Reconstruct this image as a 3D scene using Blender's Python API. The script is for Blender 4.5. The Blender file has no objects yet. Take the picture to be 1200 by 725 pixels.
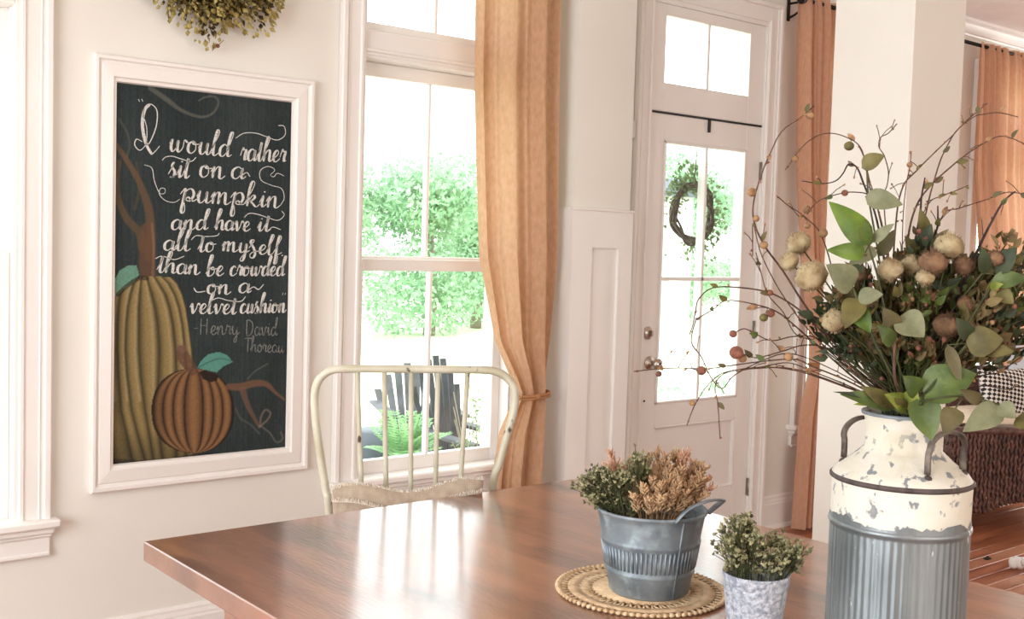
import bpy, math, random
import numpy as np
from mathutils import Vector, Matrix, noise as mnoise
S = bpy.context.scene
COL = S.collection
R = random.Random(7)
PI = math.pi

# ------------------------------------------------------------------ camera
# world: X runs along the window wall, +Y is out of the house, Z up. Wall face is y = 0.
CX, CY = 600.0, 362.5
V1, V2 = np.array([2219.0 - CX, 336.0 - CY]), np.array([-480.0 - CX, 255.0 - CY])
F = math.sqrt(-float(np.dot(V1, V2)))
ax = np.array([V1[0], V1[1], F]); ax /= np.linalg.norm(ax)
ay = np.array([V2[0], V2[1], F]); ay /= np.linalg.norm(ay)
az = np.cross(ax, ay); az /= np.linalg.norm(az)
if az[1] > 0: az = -az
CM = np.stack([ax, ay, az])
CAM = np.array([0.0, -3.5496, 1.4])
cam_d = bpy.data.cameras.new('camera'); cam = bpy.data.objects.new('camera', cam_d); COL.objects.link(cam)
rt, dn, fw = CM[:, 0], CM[:, 1], CM[:, 2]
cam.matrix_world = Matrix(((rt[0], -dn[0], -fw[0], CAM[0]), (rt[1], -dn[1], -fw[1], CAM[1]), (rt[2], -dn[2], -fw[2], CAM[2]), (0, 0, 0, 1)))
cam_d.sensor_width = 36; cam_d.lens = 36 * F / 1200.0; cam_d.clip_start = 0.05; cam_d.clip_end = 500
S.camera = cam

def ray(px, py): return CM @ np.array([(px - CX) / F, (py - CY) / F, 1.0])
def at(px, py, depth): return CAM + ray(px, py) * depth
def on_y(px, py, y=0.0):
    r = ray(px, py); return CAM + r * ((y - CAM[1]) / r[1])
def on_z(px, py, z):
    r = ray(px, py); return CAM + r * ((z - CAM[2]) / r[2])
def project(P):
    v = (np.asarray(P) - CAM) @ CM
    return CX + F * v[..., 0] / v[..., 2], CY + F * v[..., 1] / v[..., 2]

# ------------------------------------------------------------------ world, sun, lights, exposure
W = bpy.data.worlds.new('sky'); S.world = W; W.use_nodes = True
bg = W.node_tree.nodes['Background']; bg.inputs[0].default_value = (0.93, 0.97, 1.0, 1); bg.inputs[1].default_value = 5.0
def light(name, kind, loc, target, energy, color, size=1.0, size_y=None):
    d = bpy.data.lights.new(name, kind); d.energy = energy; d.color = color
    if kind == 'AREA':
        d.shape = 'RECTANGLE'; d.size = size; d.size_y = size_y or size
    if kind == 'SUN': d.angle = math.radians(3)
    o = bpy.data.objects.new(name, d); COL.objects.link(o)
    o.location = loc
    o.rotation_euler = (Vector(target) - Vector(loc)).to_track_quat('-Z', 'Y').to_euler()
    return o
light('sun', 'SUN', (-12, -16, 22), (0, 0, 0), 6.0, (1.0, 0.96, 0.88))
light('left_window_light', 'AREA', (-2.3, -2.6, 1.5), (3.0, -2.2, 1.2), 175, (0.88, 0.95, 1.0), 2.6, 1.9)
light('rear_window_light', 'AREA', (1.6, -6.6, 1.7), (2.6, 0, 1.3), 108, (1.0, 0.94, 0.87), 4.5, 1.8)
light('living_room_fill_light', 'AREA', (9.3, -1.5, 1.6), (5.8, -0.9, 1.7), 90, (1.0, 0.95, 0.92), 1.5, 1.8)  # added fill light, brightens the far right end of the room
vs = S.view_settings
vs.view_transform = 'Standard'; vs.look = 'None'; vs.exposure = -0.12; vs.gamma = 1.0; vs.use_curve_mapping = False

# ------------------------------------------------------------------ helpers
def tag(o, label=None, cat=None, group=None, kind=None):
    if label: o['label'] = label
    if cat: o['category'] = cat
    if group: o['group'] = group
    if kind: o['kind'] = kind
    return o
def empty(name, loc, label=None, cat=None, group=None, kind=None, rz=0.0):
    o = bpy.data.objects.new(name, None); COL.objects.link(o); o.location = [float(c) for c in loc]; o.rotation_euler = (0, 0, rz)
    o.empty_display_size = 0.05
    return tag(o, label, cat, group, kind)
def world_loc(o):
    v = Vector((0, 0, 0))
    while o is not None:
        v += o.location; o = o.parent
    return v
class MB:
    def __init__(s): s.v = []; s.f = []; s.sm = []
    def add(s, vs_, fs_, smooth=False):
        n = len(s.v); s.v.extend([tuple(map(float, p)) for p in vs_]); s.f.extend([tuple(i + n for i in f) for f in fs_]); s.sm.extend([smooth] * len(fs_)); return s
    def box(s, x0, x1, y0, y1, z0, z1, bev=0.0):
        if x0 > x1: x0, x1 = x1, x0
        if y0 > y1: y0, y1 = y1, y0
        if z0 > z1: z0, z1 = z1, z0
        if bev <= 0:
            return s.add([(x0,y0,z0),(x1,y0,z0),(x1,y1,z0),(x0,y1,z0),(x0,y0,z1),(x1,y0,z1),(x1,y1,z1),(x0,y1,z1)],
                  [(0,3,2,1),(4,5,6,7),(0,1,5,4),(1,2,6,5),(2,3,7,6),(3,0,4,7)])
        b = min(bev, (x1-x0)*.45, (y1-y0)*.45, (z1-z0)*.45)
        V = []; idx = {}
        for i, x in enumerate((x0, x1)):
            for j, y in enumerate((y0, y1)):
                for k, z in enumerate((z0, z1)):
                    sx, sy, sz = (b if i == 0 else -b), (b if j == 0 else -b), (b if k == 0 else -b)
                    idx[i,j,k,'x'] = len(V); V.append((x, y+sy, z+sz))
                    idx[i,j,k,'y'] = len(V); V.append((x+sx, y, z+sz))
                    idx[i,j,k,'z'] = len(V); V.append((x+sx, y+sy, z))
        Fc = []
        for i in (0,1):
            q = [idx[i,0,0,'x'], idx[i,1,0,'x'], idx[i,1,1,'x'], idx[i,0,1,'x']]; Fc.append(q if i else q[::-1])
            q = [idx[0,i,0,'y'], idx[1,i,0,'y'], idx[1,i,1,'y'], idx[0,i,1,'y']]; Fc.append(q[::-1] if i else q)
            q = [idx[0,0,i,'z'], idx[1,0,i,'z'], idx[1,1,i,'z'], idx[0,1,i,'z']]; Fc.append(q if i else q[::-1])
        for a in (0,1):
            for c in (0,1):
                e = [idx[a,c,0,'x'], idx[a,c,1,'x'], idx[a,c,1,'y'], idx[a,c,0,'y']]; Fc.append(e if a != c else e[::-1])
                e = [idx[a,0,c,'x'], idx[a,0,c,'z'], idx[a,1,c,'z'], idx[a,1,c,'x']]; Fc.append(e if a != c else e[::-1])
                e = [idx[0,a,c,'y'], idx[1,a,c,'y'], idx[1,a,c,'z'], idx[0,a,c,'z']]; Fc.append(e if a != c else e[::-1])
        for i in (0,1):
            for j in (0,1):
                for k in (0,1):
                    t = [idx[i,j,k,'x'], idx[i,j,k,'y'], idx[i,j,k,'z']]
                    Fc.append(t if (i+j+k) % 2 else t[::-1])
        return s.add(V, Fc)
    def tube(s, pts, rad, n=8, caps=True, smooth=True, flat=1.0, closed=False):
        P = [Vector(tuple(map(float, p))) for p in pts]; m = len(P)
        if not hasattr(rad, '__len__'): rad = [rad] * m
        V = []; up = None
        for i in range(m):
            if closed: t = P[(i+1) % m] - P[i-1]
            else: t = P[min(i+1, m-1)] - P[max(i-1, 0)]
            t = t.normalized() if t.length > 1e-9 else Vector((0,0,1))
            if up is None:
                up = Vector((0,0,1)) if abs(t.z) < .9 else Vector((1,0,0))
            a = t.cross(up)
            if a.length < 1e-6: a = t.cross(Vector((0.3,1,0.2)))
            a.normalize(); b = a.cross(t).normalized(); up = b
            for k in range(n):
                th = 2*PI*k/n
                V.append(P[i] + a*(math.cos(th)*rad[i]) + b*(math.sin(th)*rad[i]*flat))
        Fc = []
        for i in range(m if closed else m-1):
            j = (i+1) % m
            for k in range(n):
                Fc.append((i*n+k, i*n+(k+1)%n, j*n+(k+1)%n, j*n+k))
        s.add(V, Fc, smooth)
        if caps and not closed:
            n0 = len(s.v) - len(V)
            s.f.append(tuple(n0+k for k in range(n))[::-1]); s.sm.append(False)
            s.f.append(tuple(n0+(m-1)*n+k for k in range(n))); s.sm.append(False)
        return s
    def lathe(s, prof, n=48, c=(0,0,0), smooth=True, cap0=False, cap1=False, mod=None):
        V = []
        for (r, z) in prof:
            for k in range(n):
                th = 2*PI*k/n
                rr = r + (mod(th, z) if mod else 0)
                V.append((c[0]+rr*math.cos(th), c[1]+rr*math.sin(th), c[2]+z))
        Fc = [(i*n+k, i*n+(k+1)%n, (i+1)*n+(k+1)%n, (i+1)*n+k) for i in range(len(prof)-1) for k in range(n)]
        if cap0: Fc.append(tuple(range(n))[::-1])
        if cap1: Fc.append(tuple((len(prof)-1)*n+k for k in range(n)))
        return s.add(V, Fc, smooth)
    def ball(s, c, r, n=8, m=6, sc=(1,1,1), axis=None, smooth=True):
        c = Vector(tuple(map(float, c))); V = []; q = None
        if axis is not None: q = Vector(tuple(map(float, axis))).to_track_quat('Z', 'Y')
        for i in range(m+1):
            ph = PI*i/m
            for k in range(n):
                th = 2*PI*k/n
                p = Vector((math.sin(ph)*math.cos(th)*sc[0], math.sin(ph)*math.sin(th)*sc[1], -math.cos(ph)*sc[2]))*r
                if q: p = q @ p
                V.append(c+p)
        Fc = [(i*n+k, i*n+(k+1)%n, (i+1)*n+(k+1)%n, (i+1)*n+k) for i in range(m) for k in range(n)]
        return s.add(V, Fc, smooth)
    def prism(s, prof, p0, p1, side, up=(0,0,1), closed=True):
        # extrude a 2-D profile (a along side, b along up) from p0 to p1
        p0 = Vector(p0); p1 = Vector(p1); sd = Vector(side); u = Vector(up); n = len(prof)
        V = [p0+sd*a+u*b for a, b in prof] + [p1+sd*a+u*b for a, b in prof]
        Fc = [(k, (k+1)%n, n+(k+1)%n, n+k) for k in range(n)] + [tuple(range(n))[::-1], tuple(range(n, 2*n))]
        return s.add(V, Fc)
    def leaf(s, base, tip, w, nrm, fold=0.15, droop=0.1, n=7, shape=1.0):
        base = Vector(tuple(map(float, base))); tip = Vector(tuple(map(float, tip))); d = tip-base; L = d.length
        t = d.normalized(); nr = Vector(tuple(map(float, nrm))); sd = t.cross(nr)
        if sd.length < 1e-4: sd = t.cross(Vector((0.2, 0.5, 1)))
        sd.normalize(); nr = sd.cross(t).normalized()
        V = []
        for i in range(n+1):
            u = i/n
            ww = w*0.5*(math.sin(PI*min(1, u**(0.75*shape)))**0.8 if 0 < u < 1 else 0.02)
            c = base + d*u + nr*(math.sin(PI*u)*droop*L)
            for j in (-1, -0.5, 0, 0.5, 1):
                V.append(c + sd*(ww*j) + nr*(abs(j)*ww*fold*2 + (0.012*L*math.sin(9*u) if abs(j) == 1 else 0)))
        Fc = [(i*5+j, i*5+j+1, (i+1)*5+j+1, (i+1)*5+j) for i in range(n) for j in range(4)]
        return s.add(V, Fc, True)
    def build(s, name, mat, parent=None, local=False, kind=None, label=None):
        me = bpy.data.meshes.new(name); v = s.v
        if parent is not None and not local:
            w = world_loc(parent); v = [(a-w.x, b-w.y, c-w.z) for a, b, c in v]
        me.from_pydata(v, [], s.f); me.polygons.foreach_set('use_smooth', s.sm)
        me.materials.append(mat); me.update()
        o = bpy.data.objects.new(name, me); COL.objects.link(o)
        if parent is not None: o.parent = parent
        if kind: o['kind'] = kind
        if label: o['label'] = label
        return o

def cr(pts, k=6):
    # Catmull-Rom through points
    P = [np.array(p, float) for p in pts]
    if len(P) < 3: return P
    P = [2*P[0]-P[1]] + P + [2*P[-1]-P[-2]]; out = []
    for i in range(1, len(P)-2):
        for j in range(k):
            t = j/k
            out.append(0.5*((2*P[i]) + (-P[i-1]+P[i+1])*t + (2*P[i-1]-5*P[i]+4*P[i+1]-P[i+2])*t*t + (-P[i-1]+3*P[i]-3*P[i+1]+P[i+2])*t**3))
    out.append(P[-2]); return out

# ------------------------------------------------------------------ materials
def srgb(r, g, b):
    f = lambda c: ((c/255+0.055)/1.055)**2.4 if c > 10 else c/255/12.92
    return (f(r), f(g), f(b), 1)
def mat(name, col, rough=0.6, col2=None, scale=8.0, bump=0.0, bscale=60.0, metal=0.0, stretch=(1,1,1), detail=4, lo=0.35, hi=0.65, coat=0.0, spec=0.5, transl=0.0, rough2=None):
    m = bpy.data.materials.new(name); m.use_nodes = True; nt = m.node_tree; b = nt.nodes['Principled BSDF']
    b.inputs['Roughness'].default_value = rough; b.inputs['Metallic'].default_value = metal
    b.inputs['Coat Weight'].default_value = coat; b.inputs['Coat Roughness'].default_value = 0.15
    b.inputs['Specular IOR Level'].default_value = spec
    tc = nt.nodes.new('ShaderNodeTexCoord'); mp = nt.nodes.new('ShaderNodeMapping'); mp.inputs['Scale'].default_value = stretch
    nt.links.new(tc.outputs['Object'], mp.inputs['Vector'])
    nz = nt.nodes.new('ShaderNodeTexNoise'); nz.inputs['Scale'].default_value = scale; nz.inputs['Detail'].default_value = detail
    nt.links.new(mp.outputs[0], nz.inputs['Vector'])
    rp = nt.nodes.new('ShaderNodeValToRGB'); rp.color_ramp.elements[0].position = lo; rp.color_ramp.elements[1].position = hi
    c2 = col2 or tuple(min(1, c*0.93) for c in col[:3]) + (1,)
    rp.color_ramp.elements[0].color = c2; rp.color_ramp.elements[1].color = col
    nt.links.new(nz.outputs['Fac'], rp.inputs[0]); nt.links.new(rp.outputs[0], b.inputs['Base Color'])
    m['ramp'] = rp.name
    if rough2 is not None:
        mr = nt.nodes.new('ShaderNodeMapRange'); mr.inputs['To Min'].default_value = rough; mr.inputs['To Max'].default_value = rough2
        mr.inputs['From Min'].default_value = 0.3; mr.inputs['From Max'].default_value = 0.7
        nt.links.new(nz.outputs['Fac'], mr.inputs['Value']); nt.links.new(mr.outputs[0], b.inputs['Roughness'])
    if bump:
        n2 = nt.nodes.new('ShaderNodeTexNoise'); n2.inputs['Scale'].default_value = bscale; n2.inputs['Detail'].default_value = 3
        nt.links.new(mp.outputs[0], n2.inputs['Vector'])
        bp = nt.nodes.new('ShaderNodeBump'); bp.inputs['Strength'].default_value = bump; bp.inputs['Distance'].default_value = 0.01
        nt.links.new(n2.outputs['Fac'], bp.inputs['Height']); nt.links.new(bp.outputs[0], b.inputs['Normal'])
    if transl:
        tr = nt.nodes.new('ShaderNodeBsdfTranslucent'); mx = nt.nodes.new('ShaderNodeMixShader'); mx.inputs[0].default_value = transl
        nt.links.new(rp.outputs[0], tr.inputs['Color']); nt.links.new(b.outputs[0], mx.inputs[1]); nt.links.new(tr.outputs[0], mx.inputs[2])
        nt.links.new(mx.outputs[0], nt.nodes['Material Output'].inputs['Surface'])
    return m
def rgb(r, g, b): return (r, g, b, 1)
M = {}
M['wall'] = mat('wall_paint', srgb(233,231,222), 0.75, srgb(229,226,217), 1.5, 0.05, 200)
M['trim'] = mat('trim_paint', srgb(240,237,232), 0.35, srgb(235,231,226), 2.0)
M['ceiling'] = mat('ceiling_paint', srgb(243,234,229), 0.8)
M['glass'] = bpy.data.materials.new('window_glass'); M['glass'].use_nodes = True
nt = M['glass'].node_tree; nt.nodes.clear()
o_ = nt.nodes.new('ShaderNodeOutputMaterial'); t_ = nt.nodes.new('ShaderNodeBsdfTransparent'); g_ = nt.nodes.new('ShaderNodeBsdfGlossy'); mx_ = nt.nodes.new('ShaderNodeMixShader')
lw_ = nt.nodes.new('ShaderNodeLayerWeight'); lw_.inputs['Blend'].default_value = 0.12
fr_ = nt.nodes.new('ShaderNodeMath'); fr_.operation = 'MULTIPLY_ADD'; fr_.inputs[1].default_value = 0.5; fr_.inputs[2].default_value = 0.02; nt.links.new(lw_.outputs['Facing'], fr_.inputs[0])
t_.inputs['Color'].default_value = (0.97, 0.99, 0.98, 1); g_.inputs['Roughness'].default_value = 0.02
nt.links.new(fr_.outputs[0], mx_.inputs[0]); nt.links.new(t_.outputs[0], mx_.inputs[1]); nt.links.new(g_.outputs[0], mx_.inputs[2]); nt.links.new(mx_.outputs[0], o_.inputs[0])
M['floor'] = mat('floor_wood', srgb(174,108,76), 0.28, srgb(130,72,48), 3.0, 0.1, 40, stretch=(0.6,6,1), coat=0.3, rough2=0.4)
M['plank2'] = mat('floor_wood_light', srgb(196,140,110), 0.26, srgb(164,104,76), 3.0, 0.1, 40, stretch=(0.6,6,1), coat=0.3, rough2=0.4)
M['iron'] = mat('black_iron', rgb(.012,.011,.012), 0.4, metal=0.3)
M['steel'] = mat('brushed_nickel', rgb(.55,.50,.44), 0.3, metal=1.0)
M['hinge'] = mat('aged_steel', rgb(.30,.27,.24), 0.4, metal=0.9)
# burlap: fine weave from two crossed wave textures
def burlap(name, c1, c2, tl, bumpst=0.25):
    m = mat(name, c1, 0.95, c2, 30.0, 0, stretch=(2,2,1.2), transl=tl, lo=.3, hi=.7, spec=0.1)
    nt = m.node_tree; b = nt.nodes['Principled BSDF']; tc = nt.nodes['Texture Coordinate']
    h = None; add = nt.nodes.new('ShaderNodeMath'); add.operation = 'ADD'
    for i, dr in enumerate(('X', 'Z')):
        w = nt.nodes.new('ShaderNodeTexWave'); w.bands_direction = dr; w.inputs['Scale'].default_value = 90; w.inputs['Distortion'].default_value = 2.5; w.inputs['Detail'].default_value = 2
        nt.links.new(tc.outputs['Object'], w.inputs['Vector']); nt.links.new(w.outputs['Fac'], add.inputs[i])
    bp = nt.nodes.new('ShaderNodeBump'); bp.inputs['Strength'].default_value = bumpst; bp.inputs['Distance'].default_value = 0.004
    nt.links.new(add.outputs[0], bp.inputs['Height']); nt.links.new(bp.outputs[0], b.inputs['Normal'])
    rp = nt.nodes[m['ramp']]; mu = nt.nodes.new('ShaderNodeMixRGB'); mu.blend_type = 'MULTIPLY'; mu.inputs[0].default_value = 0.35
    mr = nt.nodes.new('ShaderNodeMapRange'); mr.inputs['From Max'].default_value = 2.0; mr.inputs['To Min'].default_value = 0.55; mr.inputs['To Max'].default_value = 1.15
    nt.links.new(add.outputs[0], mr.inputs['Value'])
    nt.links.new(rp.outputs[0], mu.inputs[1]); nt.links.new(mr.outputs[0], mu.inputs[2]); nt.links.new(mu.outputs[0], b.inputs['Base Color'])
    return m
M['curtain'] = burlap('tan_burlap', srgb(222,184,152), srgb(208,168,134), 0.38)
M['curtain2'] = burlap('peach_burlap', srgb(230,186,158), srgb(220,174,144), 0.42)
M['sack'] = burlap('cushion_cloth', srgb(190,174,154), srgb(170,152,134), 0.0)
M['fray'] = mat('frayed_thread', srgb(238,228,212), 0.95)
M['rope'] = mat('jute_rope', srgb(170,120,80), 0.95, bump=.4, bscale=300)
# table wood
M['table'] = mat('table_wood', srgb(164,112,84), 0.28, srgb(108,70,52), 2.6, 0.10, 30, stretch=(5,0.9,1), detail=8, lo=.30, hi=.66, coat=1.0, rough2=0.34)
def add_layer(m, col, scale, lo, hi, stretch=(1,1,1), detail=6, seed=0.0):
    nt = m.node_tree; b = nt.nodes['Principled BSDF']; src = b.inputs['Base Color'].links[0].from_socket
    tc = nt.nodes['Texture Coordinate']; mp = nt.nodes.new('ShaderNodeMapping'); mp.inputs['Scale'].default_value = stretch; mp.inputs['Location'].default_value = (seed, seed*2, seed*3)
    nt.links.new(tc.outputs['Object'], mp.inputs[0]); nz = nt.nodes.new('ShaderNodeTexNoise'); nz.inputs['Scale'].default_value = scale; nz.inputs['Detail'].default_value = detail
    nt.links.new(mp.outputs[0], nz.inputs['Vector']); rp = nt.nodes.new('ShaderNodeMapRange'); rp.inputs['From Min'].default_value = lo; rp.inputs['From Max'].default_value = hi
    nt.links.new(nz.outputs['Fac'], rp.inputs['Value']); mx = nt.nodes.new('ShaderNodeMixRGB'); mx.inputs[2].default_value = col
    nt.links.new(rp.outputs[0], mx.inputs[0]); nt.links.new(src, mx.inputs[1]); nt.links.new(mx.outputs[0], b.inputs['Base Color'])
    return mx
add_layer(M['table'], srgb(60,34,28), 2.2, .54, .72, (3.2,1.0,1), 6, 3.1)
add_layer(M['table'], srgb(172,118,82), 1.4, .52, .75, (2.0,1.0,1), 4, 8.7)
M['chair'] = mat('cream_chair_paint', srgb(206,203,184), 0.42, srgb(184,178,152), 9, lo=.35, hi=.6)
add_layer(M['chair'], srgb(66,56,44), 26, .66, .70, (1,1,.5), 3, 2)
M['zinc'] = mat('galvanised_zinc', srgb(142,150,154), 0.55, srgb(100,110,118), 16, 0.15, 60, metal=0.35, lo=.3, hi=.7)
add_layer(M['zinc'], srgb(166,182,184), 22, .52, .72, (1,1,1), 5, 5)
M['canzinc'] = mat('can_zinc', srgb(156,162,163), 0.42, srgb(112,120,122), 9, 0.1, 50, metal=0.6, stretch=(1,1,.35), lo=.3, hi=.7)
add_layer(M['canzinc'], srgb(225,228,226), 60, .70, .73, (1,1,.4), 3, 4)
M['canwhite'] = mat('chipped_white_paint', srgb(226,223,212), 0.6, srgb(212,206,188), 8, 0.2, 60, lo=.3, hi=.7)
add_layer(M['canwhite'], srgb(132,136,140), 46, .58, .62, (1,1,.8), 7, 1.7)
add_layer(M['canwhite'], srgb(196,186,160), 12, .55, .75, (1,1,1), 4, 6.2)
M['canrust'] = mat('rusty_seam', srgb(92,80,76), 0.7, srgb(60,50,48), 40)
M['canhandle'] = mat('rusted_handle', srgb(128,118,108), 0.55, srgb(72,60,54), 30, 0.3, 90, metal=.3)
M['pot'] = mat('mottled_grey_pot', srgb(190,194,202), 0.7, srgb(138,144,156), 120, 0.7, 110, lo=.38, hi=.62)
M['mat'] = mat('natural_straw', srgb(222,196,160), 0.85, srgb(196,164,124), 60, 0.3, 200)
M['plume'] = mat('dried_tan_plume', srgb(214,178,138), 0.9, srgb(172,134,98), 40, transl=.15)
M['plume2'] = mat('dried_pink_plume', srgb(220,176,146), 0.9, srgb(190,142,108), 40, transl=.15)
M['berrygreen'] = mat('dried_grey_green', srgb(168,164,126), 0.85, srgb(122,120,86), 60)
M['berrydark'] = mat('dried_dark_green', srgb(112,112,78), 0.85, srgb(80,78,52), 60)
M['stemgreen'] = mat('green_stem', srgb(78,84,44), 0.7, srgb(52,56,30), 20)
M['twig'] = mat('brown_twig', srgb(104,74,56), 0.8, srgb(66,44,36), 60, 0.3, 150)
M['darktwig'] = mat('dark_twig', srgb(62,40,38), 0.8, srgb(40,26,26), 60)
M['bud'] = mat('tan_bud', srgb(166,132,92), 0.85, srgb(122,88,62), 90)
M['budred'] = mat('russet_bud', srgb(140,88,68), 0.85, srgb(96,60,48), 90)
M['leafbright'] = mat('bright_leaf', srgb(110,138,48), 0.45, srgb(70,98,34), 22, transl=.2)
M['leafgreen'] = mat('green_leaf', srgb(96,114,52), 0.5, srgb(64,82,36), 24, 0.2, 60, transl=.15)
M['leafpale'] = mat('pale_leaf', srgb(140,142,110), 0.65, srgb(108,112,80), 30, 0.2, 80, transl=.2)
M['leafolive'] = mat('olive_leaf', srgb(120,112,60), 0.6, srgb(88,82,44), 30, transl=.2)
M['leafyellow'] = mat('yellow_green_leaf', srgb(160,168,66), 0.5, srgb(96,112,44), 30, transl=.25)
M['leafdark'] = mat('dark_filler_leaf', srgb(62,74,44), 0.6, srgb(42,50,30), 24, transl=.1)
M['leafmid'] = mat('olive_filler_leaf', srgb(108,98,62), 0.65, srgb(78,72,44), 24, transl=.1)
M['fluff'] = mat('cream_fluff', srgb(190,174,138), 0.95, srgb(150,128,92), 45, transl=.15)
M['fluffbrown'] = mat('brown_fluff', srgb(140,108,80), 0.95, srgb(98,72,52), 45, transl=.1)
M['hops'] = mat('dried_hops', srgb(196,178,112), 0.9, srgb(142,126,68), 20, transl=.15)
M['hopsdark'] = mat('dark_hops', srgb(90,78,42), 0.9, srgb(60,54,32), 20)
M['wicker'] = mat('dark_brown_wicker', srgb(118,84,74), 0.45, srgb(58,36,32), 40)
M['sofa'] = mat('white_cushion_cloth', srgb(240,226,208), 0.9, srgb(230,212,190), 6)
M['cushionblue'] = mat('pale_grey_cloth', srgb(214,218,228), 0.9)
M['toy'] = mat('white_plush', srgb(240,240,240), 0.95)
M['lawn'] = mat('sunlit_lawn', srgb(214,218,194), 0.9, srgb(196,206,170), 3)  # overexposed sunlight is put into this very pale lawn colour
M['treeleaf'] = mat('tree_leaves', srgb(172,204,174), 0.8, srgb(142,180,142), 3, transl=.55)  # pale mint: haze and overexposure painted into the leaf colour
M['treeleaf2'] = mat('pale_tree_leaves', srgb(184,212,182), 0.8, srgb(152,190,150), 3, transl=.5)  # paler still, with the same bright haze in its colour
M['bark'] = mat('tree_bark', srgb(150,140,126), 0.9)
M['deck'] = mat('porch_boards', srgb(226,222,214), 0.7)
M['blackslat'] = mat('weathered_black_slats', srgb(62,66,74), 0.55, srgb(40,44,50), 10)
M['fern'] = mat('fern_fronds', srgb(160,200,146), 0.6, srgb(120,170,108), 14, transl=.3)
M['planter'] = mat('slate_planter', srgb(70,80,90), 0.5)
M['grapevine'] = mat('grapevine', srgb(110,98,86), 0.9, srgb(78,68,60), 40)
M['wreathleaf'] = mat('wreath_leaves', srgb(138,158,112), 0.7, srgb(108,132,86), 20, transl=.3)
M['shed'] = mat('shed_boards', srgb(176,176,170), 0.8)
M['plastic'] = mat('white_plastic', srgb(240,238,234), 0.4)
M['leafbrown'] = mat('dried_brown_leaf', srgb(134,116,76), 0.8, srgb(96,82,50), 30, transl=.1)
# ------------------------------------------------------------------ the room
CEIL = 2.80
XL, XR, YB = -2.5, 9.6, -7.0
T = 0.16
def struct(name, mb, m, parent=None): return mb.build(name, m, parent, kind='structure' if parent is None else None)
# openings in the window wall: (x0, x1, z0, z1)
WIN = [(0.14, 0.99, 0.50, 2.50), (2.165, 2.895, 0.50, 2.50), (4.86, 5.59, 0.50, 2.50), (6.50, 7.23, 0.50, 2.50)]
DOOR = (3.655, 4.462, 0.0, 2.52)
ops = sorted(WIN[:2] + [DOOR] + WIN[2:])
mb = MB(); x = XL - T
for (x0, x1, z0, z1) in ops:
    mb.box(x, x0, 0, T, 0, CEIL); 
    if z0 > 0: mb.box(x0, x1, 0, T, 0, z0)
    mb.box(x0, x1, 0, T, z1, CEIL); x = x1
mb.box(x, XR + T, 0, T, 0, CEIL)
struct('wall_back', mb, M['wall'])
struct('wall_left', MB().box(XL-T, XL, YB, 0, 0, CEIL), M['wall'])
struct('wall_right', MB().box(XR, XR+T, YB, 0, 0, CEIL), M['wall'])
struct('wall_front', MB().box(XL-T, XR+T, YB-T, YB, 0, CEIL), M['wall'])
struct('ceiling', MB().box(XL-T, XR+T, YB-T, T, CEIL, CEIL+.2), M['ceiling'])
# floor: a subfloor carrying boards, one object per board where the photo shows the floor
floor = empty('floor', (0, 0, 0), kind='structure')
MB().box(XL, XR, YB, 0, -.12, -.02).build('subfloor', M['floor'], floor)
bw = 0.083; far = MB(); n_pl = 0; RR = random.Random(3)
for i in range(int(-YB/bw)):
    y1 = -i*bw; y0 = y1-bw
    xs = [XL]; 
    while xs[-1] < XR: xs.append(min(XR, xs[-1] + RR.uniform(.7, 1.9)))
    for a, b in zip(xs, xs[1:]):
        h = RR.uniform(-.0012, 0)
        if b > 4.1 and a < 8.0 and y1 > -2.6 and n_pl < 300:
            MB().box(a+.001, b-.001, y0+.001, y1-.001, -.02, h, .0015).build('plank', M['floor'] if RR.random() < .6 else M['plank2'], floor); n_pl += 1
        else: far.box(a+.001, b-.001, y0+.001, y1-.001, -.02, h)
far.build('boards', M['floor'], floor, kind='stuff')
# baseboards between the openings, with a moulded cap
def baseboard(name, a, b, y=0.0):
    m_ = MB(); prof = [(0,0),(.016,0),(.016,.125),(.013,.132),(.013,.138),(.009,.150),(.009,.158),(.004,.168),(0,.168)]
    m_.prism(prof, (a, y, 0), (b, y, 0), (0,-1,0)); m_.prism([(.016,0),(.03,0),(.028,.012),(.02,.02),(.016,.02)], (a, y, 0), (b, y, 0), (0,-1,0))
    return struct(name, m_, M['trim'])
baseboard('baseboard_left', XL, 3.1); baseboard('baseboard_middle', 3.44, 3.565); baseboard('baseboard_right', 4.555, XR)
# crown moulding
cr_p = [(0,-.085),(.008,-.085),(.012,-.075),(.02,-.07),(.05,-.03),(.06,-.022),(.068,-.018),(.068,0),(0,0)]
struct('trim_1', MB().prism(cr_p, (XL,0,CEIL), (XR,0,CEIL), (0,-1,0)), M['trim'])
# pier between the window and the door, dressed with a recessed-panel wainscot
PX0, PX1, PY = 3.115, 3.44, -.12
struct('wall_pier', MB().box(PX0, PX1, PY, 0, 0, CEIL), M['wall'])
wn = empty('trim_2', (PX0, PY, 0), kind='structure')
t1 = .018
MB().box(PX0-t1, PX1+.004, PY-t1, PY, 0, .19).box(PX0-t1, PX0, PY, 0, 0, .19).build('bottom_rail', M['trim'], wn)
MB().box(PX0-t1, PX1+.004, PY-t1, PY, 1.40, 1.552).box(PX0-t1, PX0, PY, 0, 1.40, 1.552).build('top_rail', M['trim'], wn)
MB().box(PX0-t1, PX0+.095, PY-t1, PY, .19, 1.40).build('stile', M['trim'], wn)
MB().box(PX1-.075, PX1+.004, PY-t1, PY, .19, 1.40).build('stile', M['trim'], wn)
MB().box(PX0-t1, PX0, PY, 0, .19, 1.40).build('side_panel', M['trim'], wn)
MB().box(PX0+.095, PX1-.075, PY-.004, PY, .19, 1.40).build('panel', M['trim'], wn)
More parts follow.
